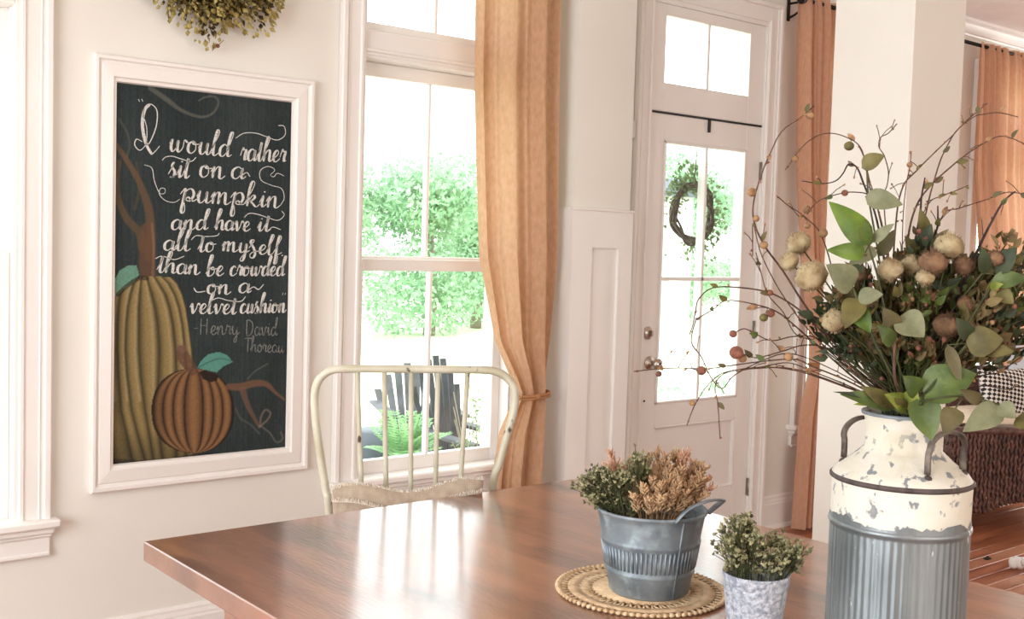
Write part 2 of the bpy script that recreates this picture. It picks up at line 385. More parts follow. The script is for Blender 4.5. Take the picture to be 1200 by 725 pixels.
MB().box(PX0-t1-.004, PX1+.006, PY-t1-.006, PY, 1.552, 1.562, .002).box(PX0-t1-.004, PX0, PY, 0, 1.552, 1.562).build('cap', M['trim'], wn)

# ------------------------------------------------------------------ windows
def casing(mb, a, b, z0, z1, w=.092, head=True):
    # moulded picture-frame casing: a flat band, a raised outer bead and an inner bead
    for (xa, xb, inn) in ((a-w, a, 1), (b, b+w, -1)):
        mb.box(xa+.002, xb-.002, -.018, 0, z0, z1+w-.003, .002)
        o0 = xa if inn == 1 else xb
        mb.box(o0, o0+inn*.022, -.030, 0, z0, z1+w, .004)
        mb.box(o0+inn*.030, o0+inn*.036, -.022, 0, z0, z1+w, .002)
        i0 = xb if inn == 1 else xa
        mb.box(i0+inn*.0005, i0-inn*.014, -.024, -.001, z0, z1+.01, .003)
    if head:
        mb.box(a-.004, b+.004, -.0175, 0, z1, z1+w-.004, .002); mb.box(a-w+.004, b+w-.004, -.0295, 0, z1+w-.022, z1+w-.0005, .004)
def sash(root, x0, x1, z0, z1, y, st=.042, br=.05, tr=.045, depth=.035, mull=True, thick=.016):
    s = MB(); s.box(x0, x0+st, y, y+depth, z0, z1, .003); s.box(x1-st, x1, y, y+depth, z0, z1, .003)
    s.box(x0+st, x1-st, y, y+depth, z0, z0+br, .003); s.box(x0+st, x1-st, y, y+depth, z1-tr, z1, .003)
    so = s.build('sash', M['trim'], root); xm = (x0+x1)/2
    MB().box(xm-thick/2, xm+thick/2, y+.004, y+depth-.004, z0+br, z1-tr, .003).build('muntin', M['trim'], so)
    for a, b in ((x0+st, xm-thick/2), (xm+thick/2, x1-st)):
        MB().box(a-.004, b+.004, y+depth*.5, y+depth*.5+.003, z0+br-.004, z1-tr+.004).build('pane', M['glass'], so)
    return so
for wi, (x0, x1, z0, z1) in enumerate(WIN):
    r = empty('window_%d' % (wi+1), (x0, 0, z0), kind='structure')
    c = MB(); casing(c, x0, x1, z0, z1); c.build('casing', M['trim'], r)
    j = MB(); j.box(x0-.001, x0+.012, -.016, T, z0, z1); j.box(x1-.012, x1+.001, -.016, T, z0, z1); j.box(x0, x1, -.016, T, z1-.012, z1)
    j.box(x0, x1, .03, T+.03, z0-.01, z0+.012)
    j.box(x0+.012, x0+.026, .075, .09, z0, 2.08); j.box(x1-.026, x1-.012, .075, .09, z0, 2.08)
    j.build('jamb', M['trim'], r)
    xa, xb = x0+.012, x1-.012
    sash(r, xa, xb, z0+.01, 1.335, .040, br=.065, tr=.045)
    sash(r, xa, xb, 1.30, 2.065, .078, br=.045, tr=.052)
    tb = MB().box(xa, xb, .0, T, 2.065, 2.165, .003); tb.box(xa, xb, -.012, 0, 2.085, 2.10, .004); tb.box(xa, xb, -.006, 0, 2.075, 2.085, .002); tb.build('transom_bar', M['trim'], r)
    sash(r, xa, xb, 2.165, z1-.012, .05, br=.04, tr=.04)
    st = MB().box(x0-.115, x1+.115, -.058, .04, z0-.002, z0+.024, .006); st.build('stool', M['trim'], r)
    ap = MB().box(x0-.092, x1+.092, -.018, 0, z0-.092, z0-.002, .002); ap.box(x0-.100, x1+.100, -.040, 0, z0-.022, z0-.002, .005)
    ap.box(x0-.096, x1+.096, -.028, 0, z0-.034, z0-.022, .004); ap.box(x0-.092, x1+.092, -.024, 0, z0-.094, z0-.080, .004); ap.build('apron', M['trim'], r)

# ------------------------------------------------------------------ door and its transom
dr = empty('door_1', (3.666, 0, 0), kind='structure')
c = MB(); casing(c, DOOR[0], DOOR[1], 0, DOOR[3], .092); c.build('casing', M['trim'], dr)
j = MB(); j.box(3.640, 3.664, -.010, T, 0, 2.52); j.box(4.453, 4.475, -.010, T, 0, 2.52); j.box(3.664, 4.453, -.010, T, 2.50, 2.52); j.box(3.664, 4.453, .004, T, 2.022, 2.06); j.build('jamb', M['trim'], dr)
MB().box(3.65, 4.47, -.02, T, -.005, .012, .004).build('threshold', M['steel'], dr)
dy0, dy1 = .006, .050
gx0, gx1, gz0, gz1 = 3.772, 4.345, .692, 1.895
leaf = MB()
leaf.box(3.667, gx0, dy0, dy1, .014, 2.014, .002); leaf.box(gx1, 4.451, dy0, dy1, .014, 2.014, .002)
leaf.box(gx0, gx1, dy0, dy1, gz1, 2.014, .002); leaf.box(gx0, gx1, dy0, dy1, .588, gz0, .002); leaf.box(gx0, gx1, dy0, dy1, .014, .25, .002)
leaf.box(gx0, gx1, dy0+.014, dy1, .25, .588)
do = leaf.build('door_leaf', M['trim'], dr)
st = MB()
for (a, b, c_, d) in ((gx0, gx0+.012, gz0, gz1), (gx1-.012, gx1, gz0, gz1), (gx0, gx1, gz0, gz0+.012), (gx0, gx1, gz1-.012, gz1)):
    st.box(a, b, dy0-.005, dy0+.03, c_, d, .003)
for (a, b, c_, d) in ((gx0, gx0+.010, .25, .588), (gx1-.010, gx1, .25, .588), (gx0, gx1, .25, .260), (gx0, gx1, .578, .588)):
    st.box(a, b, dy0-.001, dy0+.018, c_, d, .003)
st.build('bead', M['trim'], do)
xm, zm = (gx0+gx1)/2+.004, 1.268
MB().box(xm-.009, xm+.009, dy0-.002, dy1, gz0, gz1, .003).box(gx0, gx1, dy0-.002, dy1, zm-.009, zm+.009, .003).build('muntin', M['trim'], do)
for a, b in ((gx0, xm-.009), (xm+.009, gx1)):
    for c_, d in ((gz0, zm-.009), (zm+.009, gz1)): MB().box(a-.002, b+.002, .026, .029, c_-.002, d+.002).build('pane', M['glass'], do)
kn = MB(); K = (3.724, dy0, .885)
def axial_y(mb, prof, c, n=24):
    V = []; 
    for (r, d) in prof:
        for k in range(n):
            th = 2*PI*k/n; V.append((c[0]+r*math.cos(th), c[1]-d, c[2]+r*math.sin(th)))
    Fc = [(i*n+k, (i+1)*n+k, (i+1)*n+(k+1)%n, i*n+(k+1)%n) for i in range(len(prof)-1) for k in range(n)] + [tuple((len(prof)-1)*n+k for k in range(n))]
    return mb.add(V, Fc, True)
axial_y(kn, [(.032,0),(.032,.005),(.027,.009),(.012,.012),(.011,.032),(.019,.038),(.027,.048),(.028,.056),(.022,.066),(.008,.070)], K); kn.build('door_knob', M['steel'], do)
db = MB(); axial_y(db, [(.030,0),(.030,.006),(.024,.014),(.014,.016),(.013,.018)], (3.706, dy0, 1.022)); db.box(3.702, 3.710, dy0-.034, dy0-.016, 1.008, 1.036, .002); db.build('deadbolt', M['steel'], do)
MB().ball((3.700, dy0-.001, .712), .005).build('screw', M['iron'], do)
for z in (.235, 1.02, 1.80):
    MB().tube([(4.456,-.004,z-.045),(4.456,-.004,z+.045)], .0065, 8).box(4.450, 4.466, -.002, .008, z-.043, z+.043).build('hinge', M['hinge'], dr)
MB().box(3.664, 4.453, .002, .012, 2.0135, 2.0225).build('gap_strip', M['iron'], dr)  # dark strip filling the gap above the door leaf
tr = empty('window_5', (3.664, 0, 2.06), kind='structure')
f = MB(); f.box(3.664, 3.752, .0, .045, 2.024, 2.50, .002); f.box(4.338, 4.453, .0, .045, 2.024, 2.50, .002); f.box(3.752, 4.338, .0, .045, 2.024, 2.152, .002); f.box(3.752, 4.338, .0, .045, 2.450, 2.50, .002); f.build('sash', M['trim'], tr)
MB().box(4.036, 4.054, .002, .042, 2.152, 2.450, .003).build('muntin', M['trim'], tr)
MB().box(3.750, 4.036, .022, .025, 2.150, 2.452).build('pane', M['glass'], tr); MB().box(4.054, 4.340, .022, .025, 2.150, 2.452).build('pane', M['glass'], tr)
o = MB().box(4.058, 4.072, -.004, .0055, 1.955, 2.016, .001).build('wreath_hanger', M['iron']); tag(o, 'thin black metal hook over the top edge of the white door', 'hook')
o = MB().box(3.535, 3.562, -.020, 0, 1.885, 1.962, .004).build('alarm_sensor', M['plastic']); tag(o, 'small white plastic sensor on the wall left of the door casing', 'sensor')

# ------------------------------------------------------------------ column
cl = struct('column', MB().box(3.236, 3.545, -1.550, -1.255, 0, CEIL, .004), M['wall']); tag(cl, 'square white room column rising behind the flower arrangement', 'column')

# ------------------------------------------------------------------ chalkboard
bx0, bx1, bz0, bz1 = 1.204, 1.967, .583, 1.952
ix0, ix1, iz0, iz1 = 1.277, 1.885, .668, 1.870
cb = empty('chalkboard', ((bx0+bx1)/2, 0, bz0), 'white framed chalkboard with chalk lettering and two drawn pumpkins', 'chalkboard')
fr = MB()
def ringframe(mb, o, i, y0, y1):
    (a0, b0, c0, d0), (a1, b1, c1, d1) = o, i  # x0,x1,z0,z1 at y0 (outer) and y1 (inner)
    V = [(a0,y0,c0),(b0,y0,c0),(b0,y0,d0),(a0,y0,d0),(a1,y1,c1),(b1,y1,c1),(b1,y1,d1),(a1,y1,d1)]
    mb.add(V, [(0,1,5,4),(1,2,6,5),(2,3,7,6),(3,0,4,7)])
steps = [(0,0.0),(0,-.022),(.004,-.027),(.012,-.027),(.016,-.020),(.022,-.018),(.026,-.022),(.058,-.026),(.062,-.020),(.070,-.018),(.073,-.008)]
def lerp_rect(d):
    t = d/.073
    return (bx0+(ix0-bx0)*t, bx1+(ix1-bx1)*t, bz0+(iz0-bz0)*t, bz1+(iz1-bz1)*t)
for (d0, ya), (d1, yb) in zip(steps, steps[1:]): ringframe(fr, lerp_rect(d0), lerp_rect(d1), ya, yb)
fr.build('frame', M['trim'], cb)
# drawn surface: vertex colours computed on a fine grid (chalk drawing, flat print)
NX, NZ = 230, 460
gx = np.linspace(ix0, ix1, NX); gz = np.linspace(iz0, iz1, NZ)
GX, GZ = np.meshgrid(gx, gz)
P = np.stack([GX.ravel(), np.full(GX.size, -.008), GZ.ravel()], 1)
U, Vp = project(P)
rs = np.random.RandomState(4)
streak = np.repeat(rs.rand(1, NX), NZ, 0).ravel()*.5 + np.repeat(np.repeat(rs.rand(NZ//10, NX), 10, 0)[:NZ], 1, 0).ravel()*.5
grain = rs.rand(NX*NZ)
img = np.zeros((NX*NZ, 3))
img[:] = np.array([44, 53, 53]); img += (streak[:, None]-.5)*14 + (grain[:, None]-.5)*10
cloud = np.array([mnoise.noise(Vector((a*5, b*4, 0))) for a, b in zip(GX.ravel()[::1], GZ.ravel()[::1])])
img += cloud[:, None]*10
def blend(mask, colr): 
    global img
    img = img*(1-mask[:, None]) + np.asarray(colr, float)*mask[:, None] if np.ndim(colr) == 1 else img*(1-mask[:, None]) + colr*mask[:, None]
def seg_dist(pts, rad):
    best = np.full(U.size, 9.0)
    for (a, b, ra, rb) in zip(pts, pts[1:], rad, rad[1:]):
        d = np.array(b)-np.array(a); L = (d@d) or 1e-9
        t = np.clip(((U-a[0])*d[0]+(Vp-a[1])*d[1])/L, 0, 1)
        q = np.hypot(U-a[0]-t*d[0], Vp-a[1]-t*d[1])/(ra+(rb-ra)*t); best = np.minimum(best, q)
    return best
def draw(pts, rad, colr, alpha=.8, soft=.5, rough=.35):
    P_ = [tuple(p) for p in cr([tuple(p)+(rad if not hasattr(rad, '__len__') else rad[i],) for i, p in enumerate(pts)], 5)]
    q = seg_dist([p[:2] for p in P_], [p[2] for p in P_])
    mk = np.clip((1+soft-q)/soft, 0, 1)*alpha*(1-rough*grain); blend(np.clip(mk, 0, 1), np.array(colr, float))
def poly_mask(poly):
    ins = np.zeros(U.size, bool); n = len(poly)
    for i in range(n):
        (x1_, y1_), (x2_, y2_) = poly[i], poly[(i+1) % n]
        c1 = (y1_ > Vp) != (y2_ > Vp)
        xi = (x2_-x1_)*(Vp-y1_)/((y2_-y1_) or 1e-9)+x1_; ins ^= c1 & (U < xi)
    return ins
# swirls
draw([(176,103),(196,117),(214,130),(236,137),(250,132),(256,120),(251,113),(240,114),(233,118)], [2.2,2.2,1.6,1.2,1,1,1,.9,.7], (128,124,110), .55)
draw([(140,140),(149,155),(152,170),(149,183)], 1.1, (110,104,92), .4)
# vines on the left
BR = (112,82,58)
draw([(133,165),(150,190),(164,215),(174,245),(177,275),(176,300)], [2,2.5,3,4,4,5], BR, .8)
draw([(139,190),(136,215),(140,238),(150,258),(163,272),(168,290)], [2.5,3,3,3.5,4,5], (104,80,54), .75)
draw([(160,190),(163,220),(158,245)], 1.5, (96,76,52), .5)
draw([(172,268),(172,290),(172,310),(174,328)], [6,7,8,8], (98,70,52), .9, .4)
draw([(178,262),(180,290),(179,322)], 1.2, (150,118,88), .5)
# tall pumpkin
ys = np.array([318, 324, 332, 345, 360, 380, 410, 440, 480, 515, 535, 545], float)
C = [ [150,140,134,128,124,120,118,116,118,122,126,128],
      [158,150,145,141,139,138,138,139,142,150,154,158],
      [163,160,157,153,150,148,147,149,154,163,169,172],
      [168,166,165,164,163,163,163,165,170,176,179,181],
      [173,172,174,178,182,185,187,186,184,187,190,192],
      [179,181,186,194,199,203,206,207,207,207,207,207],
      [184,190,198,205,210,214,217,218,218,218,218,218],
      [188,200,208,214,218,221,225,227,228,228,228,228] ]
for i in range(len(C)-1):
    L_ = np.interp(Vp, ys, C[i]); R_ = np.interp(Vp, ys, C[i+1]); u = (U-L_)/(R_-L_+1e-6)
    ins = ((u >= 0) & (u <= 1) & (Vp > 323 + np.abs(U-180)*.10 + (U < 165)*(165-U)*.45) & (Vp < 541)).astype(float)
    sh = np.sin(np.clip(u, 0, 1)*PI)**.7
    base = np.array([58,52,34])[None]*(1-sh[:, None]) + np.array([146,126,80])[None]*sh[:, None]
    base = base*(0.90+.14*grain[:, None]) + (np.clip(1-np.abs(u-.72)*5, 0, 1)*28*(Vp < 470))[:, None]
    base = base*(1-.35*np.clip((Vp-500)/45, 0, 1))[:, None] * (1-.25*np.clip((150-U)/20, 0, 1))[:, None]
    blend(ins*.95, base)
# teal leaf left
TE = (104,150,128)
pm = poly_mask([(134,328),(140,317),(150,311),(160,311),(163,322),(158,330),(148,336),(140,344),(134,347)]).astype(float); blend(pm*(.75+.25*grain), np.array(TE, float))
draw([(138,345),(150,334),(163,326),(172,326)], 2.0, (40,34,26), .8)
# small pumpkin
cx_, cy_ = 228.0, 481.0
edges = [180, 191, 203, 216, 238, 250, 261, 272]
dyn = np.clip((Vp-cy_)/49.5, -1, 1); shp = np.clip(1-np.abs(dyn)**2.3, 0, 1)**.5
body = np.abs(Vp-cy_) < 49.5
blend((body & (np.abs(U-226)/47 < shp+.03)).astype(float)*.95, np.array([38,30,24], float))
for a, b in zip(edges, edges[1:]):
    L_ = cx_+(a-cx_)*shp; R_ = cx_+(b-cx_)*shp; u = (U-L_)/(R_-L_+1e-6)
    ins = ((u >= 0.04) & (u <= .96) & body).astype(float); sh = np.sin(np.clip(u, 0, 1)*PI)**.8
    base = np.array([62,42,30])[None]*(1-sh[:, None]) + np.array([146,108,70])[None]*sh[:, None]
    base = base*(.88+.16*grain[:, None]) * (1-.25*np.clip((200-U)/20, 0, 1))[:, None]
    blend(ins*.92, base)
pm = poly_mask([(233,436),(240,433),(256,440),(254,446),(246,448),(238,444)]).astype(float); blend(pm*.9, np.array([34,28,24], float))
draw([(212,410),(215,418),(222,428),(226,434)], [5,6.5,6,5], (92,64,52), .9, .3); draw([(209,407),(214,410),(217,407)], 2.5, (120,90,76), .7)
pm = poly_mask([(231,431),(236,422),(244,415),(256,412),(266,416),(273,424),(262,429),(254,436),(244,434)]).astype(float); blend(pm*(.8+.2*grain), np.array([88,148,134], float))
draw([(232,431),(245,424),(258,420),(272,423)], .7, (50,90,84), .7)
draw([(268,453),(282,453),(298,449),(312,450),(322,459),(333,468)], [3,3.5,3.2,2.6,1.6,1], (124,86,64), .85)
draw([(284,456),(290,474),(297,488),(304,500)], [3,2.4,1.8,1.2], (116,84,64), .8)
draw([(304,500),(313,492),(317,484),(311,480),(306,488),(305,496)], .9, (140,116,104), .7)
draw([(304,498),(316,507),(324,518),(331,514),(329,506)], .8, (130,116,110), .6)
draw([(276,478),(282,490),(293,497),(304,508)], .8, (120,104,100), .5); draw([(290,444),(300,434),(314,426)], .7, (124,120,110), .5)
draw([(134,540),(180,541),(230,534),(280,531)], 2, (28,24,22), .5)
bm_ = bpy.data.meshes.new('board')
idx = np.arange(NX*NZ).reshape(NZ, NX)
quads = np.stack([idx[:-1,:-1], idx[:-1,1:], idx[1:,1:], idx[1:,:-1]], -1).reshape(-1, 4)
wl = np.array(world_loc(cb)); bm_.from_pydata((P-wl).tolist(), [], quads.tolist())
ca = bm_.color_attributes.new('chalk', 'FLOAT_COLOR', 'POINT')
lin = np.clip(img/255, 0, 1); lin = np.where(lin <= .04045, lin/12.92, ((lin+.055)/1.055)**2.4)
ca.data.foreach_set('color', np.concatenate([lin, np.ones((len(lin), 1))], 1).ravel().astype(np.float32))
mb_ = bpy.data.materials.new('chalk_surface'); mb_.use_nodes = True; b_ = mb_.node_tree.nodes['Principled BSDF']; b_.inputs['Roughness'].default_value = .85; b_.inputs['Specular IOR Level'].default_value = .25
at_ = mb_.node_tree.nodes.new('ShaderNodeAttribute'); at_.attribute_name = 'chalk'; mb_.node_tree.links.new(at_.outputs['Color'], b_.inputs['Base Color'])
bm_.materials.append(mb_); bo = bpy.data.objects.new('board', bm_); COL.objects.link(bo); bo.parent = cb

# hand lettering: pen strokes, thick on the way down, thin on the way up (x-height = 1)
G = {
 'a': (1.0, [[(.72,.80),(.45,1.0),(.12,.70),(.12,.18),(.38,0),(.66,.35),(.76,.95)], [(.76,.95),(.72,.35),(.82,.03),(1.05,.25)]]),
 'b': (.95, [[(-.1,.2),(.25,1.2),(.42,2.2),(.22,2.3),(.12,1.2),(.14,.1),(.42,0),(.72,.35),(.62,.85),(.38,.75),(.60,.62),(.95,.75)]]),
 'c': (.80, [[(.62,.78),(.45,1.0),(.14,.72),(.12,.20),(.40,0),(.82,.3)]]),
 'd': (1.0, [[(.68,.78),(.42,1.0),(.12,.65),(.12,.15),(.36,0),(.64,.4),(.92,1.6),(.98,2.3),(.80,2.2),(.72,1.2),(.72,.3),(.84,.03),(1.08,.22)]]),
 'e': (.78, [[(-.05,.25),(.35,.45),(.58,.78),(.40,1.0),(.14,.68),(.14,.18),(.40,0),(.80,.3)]]),
 'f': (.75, [[(-.05,.2),(.35,1.2),(.55,2.1),(.36,2.3),(.26,1.2),(.24,-.4),(.22,-1.1),(.42,-1.0),(.44,-.2),(.35,.05),(.80,.35)]]),
 'h': (1.0, [[(-.1,.2),(.25,1.2),(.45,2.2),(.26,2.35),(.14,1.4),(.12,0)], [(.12,.2),(.35,.85),(.60,.98),(.68,.6),(.68,.15),(.82,.02),(1.05,.25)]]),
 'i': (.55, [[(.0,.35),(.22,.98),(.20,.3),(.30,.02),(.55,.3)], [(.28,1.45),(.30,1.32)]]),
 'k': (1.0, [[(-.1,.2),(.28,1.2),(.46,2.2),(.26,2.35),(.14,1.4),(.12,0)], [(.14,.35),(.45,.95),(.62,.80),(.42,.5),(.22,.45)], [(.30,.48),(.55,.2),(.80,-.02),(1.05,.25)]]),
 'l': (.60, [[(-.1,.2),(.25,1.2),(.45,2.2),(.28,2.35),(.16,1.3),(.16,.25),(.32,0),(.60,.25)]]),
 'm': (1.45, [[(-.05,.5),(.14,.95),(.12,0)], [(.12,.2),(.32,.88),(.50,.95),(.54,.5),(.52,0)], [(.52,.2),(.74,.88),(.94,.95),(.98,.5),(1.0,.12),(1.15,.02),(1.45,.3)]]),
 'n': (1.05, [[(-.05,.5),(.14,.95),(.12,0)], [(.12,.2),(.36,.88),(.58,.95),(.62,.5),(.64,.12),(.80,.02),(1.08,.3)]]),
 'o': (.90, [[(.42,1.0),(.12,.75),(.10,.22),(.36,0),(.66,.3),(.62,.82),(.42,1.0),(.50,.75),(.92,.80)]]),
 'p': (1.05, [[(-.1,.6),(.18,1.1),(.16,.2),(.10,-.9),(.24,-1.2),(.34,-.8),(.20,.2),(.30,.9),(.62,1.1),(.82,.65),(.62,.12),(.34,.15),(.45,.4),(.80,.1),(1.08,.3)]]),
 'r': (.70, [[(.0,.4),(.16,1.1),(.26,.90),(.52,.92),(.46,.45),(.48,.08),(.70,.15)]]),
 's': (.72, [[(-.1,.2),(.32,1.05),(.28,1.2),(.18,.85),(.46,.45),(.40,.05),(.16,.02),(.30,.0),(.75,.3)]]),
 'S': (.85, [[(-.1,.5),(.30,1.35),(.15,1.5),(.02,1.15),(.34,.6),(.55,.0),(.42,-.55),(.15,-.5),(.12,-.1),(.40,.2),(.85,.3)]]),
 't': (.62, [[(-.05,.25),(.28,1.3),(.30,1.75),(.24,.9),(.22,.2),(.36,0),(.62,.25)]]),
 'u': (1.02, [[(-.02,.5),(.14,.98),(.12,.30),(.28,0),(.54,.25),(.68,.98)], [(.68,.98),(.66,.25),(.80,.02),(1.05,.28)]]),
 'v': (.92, [[(-.02,.6),(.12,.98),(.24,.40),(.36,0),(.60,.5),(.70,1.0),(.92,.85)]]),
 'w': (1.35, [[(-.02,.6),(.12,.98),(.12,.3),(.28,0),(.50,.3),(.62,.95)], [(.62,.95),(.60,.3),(.76,0),(1.02,.4),(1.08,1.0),(1.35,.82)]]),
 'y': (1.0, [[(-.02,.5),(.14,.98),(.12,.35),(.28,.02),(.54,.25),(.66,.98)], [(.66,.98),(.64,.0),(.56,-.9),(.36,-1.1),(.30,-.8),(.60,-.1),(1.02,.3)]]),
 'H': (1.25, [[(.15,2.0),(.12,1.0),(.10,0)], [(.85,2.0),(.82,1.0),(.80,0)], [(.10,1.0),(.82,1.05)]]),
 'D': (1.25, [[(.15,1.9),(.12,1.0),(.12,0)], [(.0,1.85),(.50,1.95),(1.0,1.4),(.90,.4),(.50,0),(.08,.02)]]),
 'T': (.95, [[(.48,2.0),(.45,1.0),(.42,0)], [(-.1,1.9),(.40,2.02),(1.2,1.95)]]),
 '-': (.7, [[(.05,.7),(.5,.72)]]), '.': (.3, [[(.1,.1),(.12,.0)]]), ' ': (.6, []),
}
M['chalk'] = mat('white_chalk', srgb(214,214,208), .95, srgb(150,152,150), 220, lo=.30, hi=.50, spec=.1)
M['chalkfaint'] = mat('faint_chalk', srgb(140,142,138), .95, srgb(96,98,96), 200, spec=.1)
BY = -.0088
def ribbon(mb, pts, wthin, wthick):
    P_ = cr([(p[0], p[1], 0) for p in pts], 5) if len(pts) > 2 else [np.array((p[0], p[1], 0.)) for p in pts]
    n = len(P_); V = []
    for i in range(n):
        t = P_[min(i+1, n-1)]-P_[max(i-1, 0)]; L = np.hypot(t[0], t[1]) or 1e-9; t = t/L
        dwn = max(0, -t[1]); w = (wthin+(wthick-wthin)*dwn**1.5)*.5
        if i in (0, n-1): w *= .6
        nx, nz = -t[1], t[0]
        V += [(P_[i][0]+nx*w, BY, P_[i][1]+nz*w), (P_[i][0]-nx*w, BY, P_[i][1]-nz*w)]
    mb.add(V, [(2*i, 2*i+1, 2*i+3, 2*i+2) for i in range(n-1)])
def yy(v): return 1+(v-1)*.80 if v > 1 else (v*.78 if v < 0 else v)
def word(mb, text, p0, p1, xh, thin=.0030, thick=.0095, slant=.12):
    a = on_y(p0[0], p0[1], BY); b = on_y(p1[0], p1[1], BY); wtot = sum(G[c][0] for c in text); s = (b[0]-a[0])/wtot
    x_ = a[0]; z_ = a[2]; dz = (b[2]-a[2])/wtot
    for c in text:
        adv, strokes = G[c]
        for st_ in strokes:
            ribbon(mb, [(x_+p[0]*s+p[1]*xh*slant, z_+p[0]*dz+yy(p[1])*xh) for p in st_], thin, thick)
        x_ += adv*s; z_ += adv*dz
def swash(pts, w=.0026, w2=None):
    m_ = MB(); ribbon(m_, [tuple(on_y(p[0], p[1], BY)[[0, 2]]) for p in pts], w, w2 or w*1.4); m_.build('flourish', M['chalk'], cb)
LINES = [
 [('would',(198,177),(270,184)), ('rather',(281,188),(335,190))],
 [('sit',(198,207),(222,209)), ('on',(233,207),(263,210)), ('a',(270,209),(287,210))],
 [('pumpkin',(212,236),(328,244))],
 [('and',(200,269),(243,269)), ('have',(252,269),(293,271)), ('it',(301,271),(317,271))],
 [('all',(191,293),(223,294)), ('to',(232,295),(252,295)), ('mySelf.',(260,294),(333,300))],
 [('than',(184,319),(234,322)), ('be',(242,323),(262,323)), ('crowded',(269,323),(333,323))],
 [('on',(242,344),(270,345)), ('a',(279,343),(294,343))],
 [('velvet',(222,367),(277,368)), ('cushion',(281,367),(335,366))],
]
for li, ln in enumerate(LINES):
    for (t_, p0, p1) in ln:
        m_ = MB(); word(m_, t_, p0, p1, .040 if li in (0,1,2) else .033); m_.build('lettering', M['chalk'], cb)
    if li == 0:
        swash([(167,166),(160,163),(158,170),(164,176),(171,168),(172,150),(168,135),(170,125),(177,122),(184,130),(183,148),(176,166),(171,170)], .0026)
        swash([(176,122),(169,130),(167,148),(171,168),(178,181)], .004, .0105)
        swash([(178,181),(183,176),(187,171)]); swash([(276,162),(286,156),(300,156),(312,160),(325,164),(334,158),(333,148),(326,147)])
        for q in (162, 166): swash([(q, 116), (q+1.5, 119)], .003)
    if li == 1:
        swash([(190,188),(194,184),(202,183),(212,186),(224,189),(230,184)])
        swash([(283,206),(289,202),(293,207)])
        swash([(169,193),(178,197),(181,212),(187,226),(193,226),(193,221),(188,221),(187,228),(194,235),(204,237),(211,233)], .002)
        swash([(333,206),(325,203),(321,207),(317,205),(322,199),(314,195),(305,200),(306,211),(318,217),(330,221),(333,232),(329,240)], .002)
    if li == 3: swash([(286,255),(292,250),(302,251),(314,255),(326,258),(333,252),(330,247)]); swash([(314,270),(320,266),(329,269)])
    if li == 4: swash([(224,281),(230,276),(242,277),(254,276),(257,273)])
    if li == 5: swash([(182,303),(190,300),(204,304),(216,300)])
    if li == 6: swash([(227,337),(231,342),(241,341)], .003); swash([(290,341),(297,336),(303,339),(309,333)], .003)
    if li == 7:
        swash([(248,352),(256,349),(268,352),(282,353),(288,347)]); 
        for q in (331, 334): swash([(q, 345.5), (q+.6, 343)], .003)
m_ = MB(); word(m_, '-Henry', (227,392), (281,392), .030, .003, .0036, 0); m_.build('lettering', M['chalkfaint'], cb); m_ = MB(); word(m_, 'David', (288,393), (325,393), .030, .003, .0036, 0); m_.build('lettering', M['chalkfaint'], cb)
m_ = MB(); word(m_, 'Thoreau', (287,412), (333,413), .026, .003, .0036, 0); m_.build('lettering', M['chalkfaint'], cb)
# ------------------------------------------------------------------ hop wreath above the chalkboard
wc = on_y(248, -64, -.045)
wr = empty('dried_wreath', (wc[0], 0, wc[2]), 'dried green and tan hop wreath hanging above the chalkboard', 'wreath')
MB().tube([(wc[0]+.16*math.cos(t), -.045, wc[2]+.16*math.sin(t)) for t in np.linspace(0, 2*PI, 28)[:-1]], .022, 8, closed=True).build('vine_ring', M['hopsdark'], wr)
def floret_cloud(n, fc, size, rnd, jit=.5):
    m_ = MB()
    for _ in range(n):
        c, d = fc(); L = size*rnd.uniform(.6, 1.3); d = Vector(d).normalized(); sd = d.cross(Vector((rnd.uniform(-1,1), rnd.uniform(-1,1), rnd.uniform(-1,1)))).normalized(); nn = d.cross(sd)
        c = Vector(tuple(c)); w = L*.38
        m_.add([c, c+d*L*.5+sd*w, c+d*L, c+d*L*.5-sd*w, c+d*L*.45+nn*w*.7], [(0,1,4),(1,2,4),(2,3,4),(3,0,4)])
    return m_
def wfc(rad):
    def f():
        a = R.uniform(0, 2*PI); rr = abs(R.gauss(0, 1)); lump = 1+.22*math.sin(a*7+1)+.15*math.sin(a*11)
        q = R.uniform(0, 2*PI); r_ = min(rr, 1.5)*rad*lump
        cr_, cy__ = .165+r_*math.cos(q), -.045+min(.035, -abs(r_*math.sin(q))*.6+.01)
        p = (wc[0]+cr_*math.cos(a), cy__, wc[2]+cr_*math.sin(a))
        return p, (math.cos(a)*math.cos(q)+R.uniform(-.6,.6), -abs(math.sin(q))+R.uniform(-.4,.2), math.sin(a)*math.cos(q)+R.uniform(-.8,.3))
    return f
floret_cloud(6000, wfc(.084), .022, R).build('hop_florets', M['hops'], wr, kind='stuff')
floret_cloud(3400, wfc(.064), .020, R).build('dry_leaves', M['hopsdark'], wr, kind='stuff')
m_ = MB(); q0 = on_y(262, 47, -.05); m_.tube([q0, q0+np.array([-.02,-.005,-.02])], .0012, 5); m_.ball(q0+np.array([-.022,-.005,-.022]), .007); m_.build('loose_bud', M['budred'], wr)

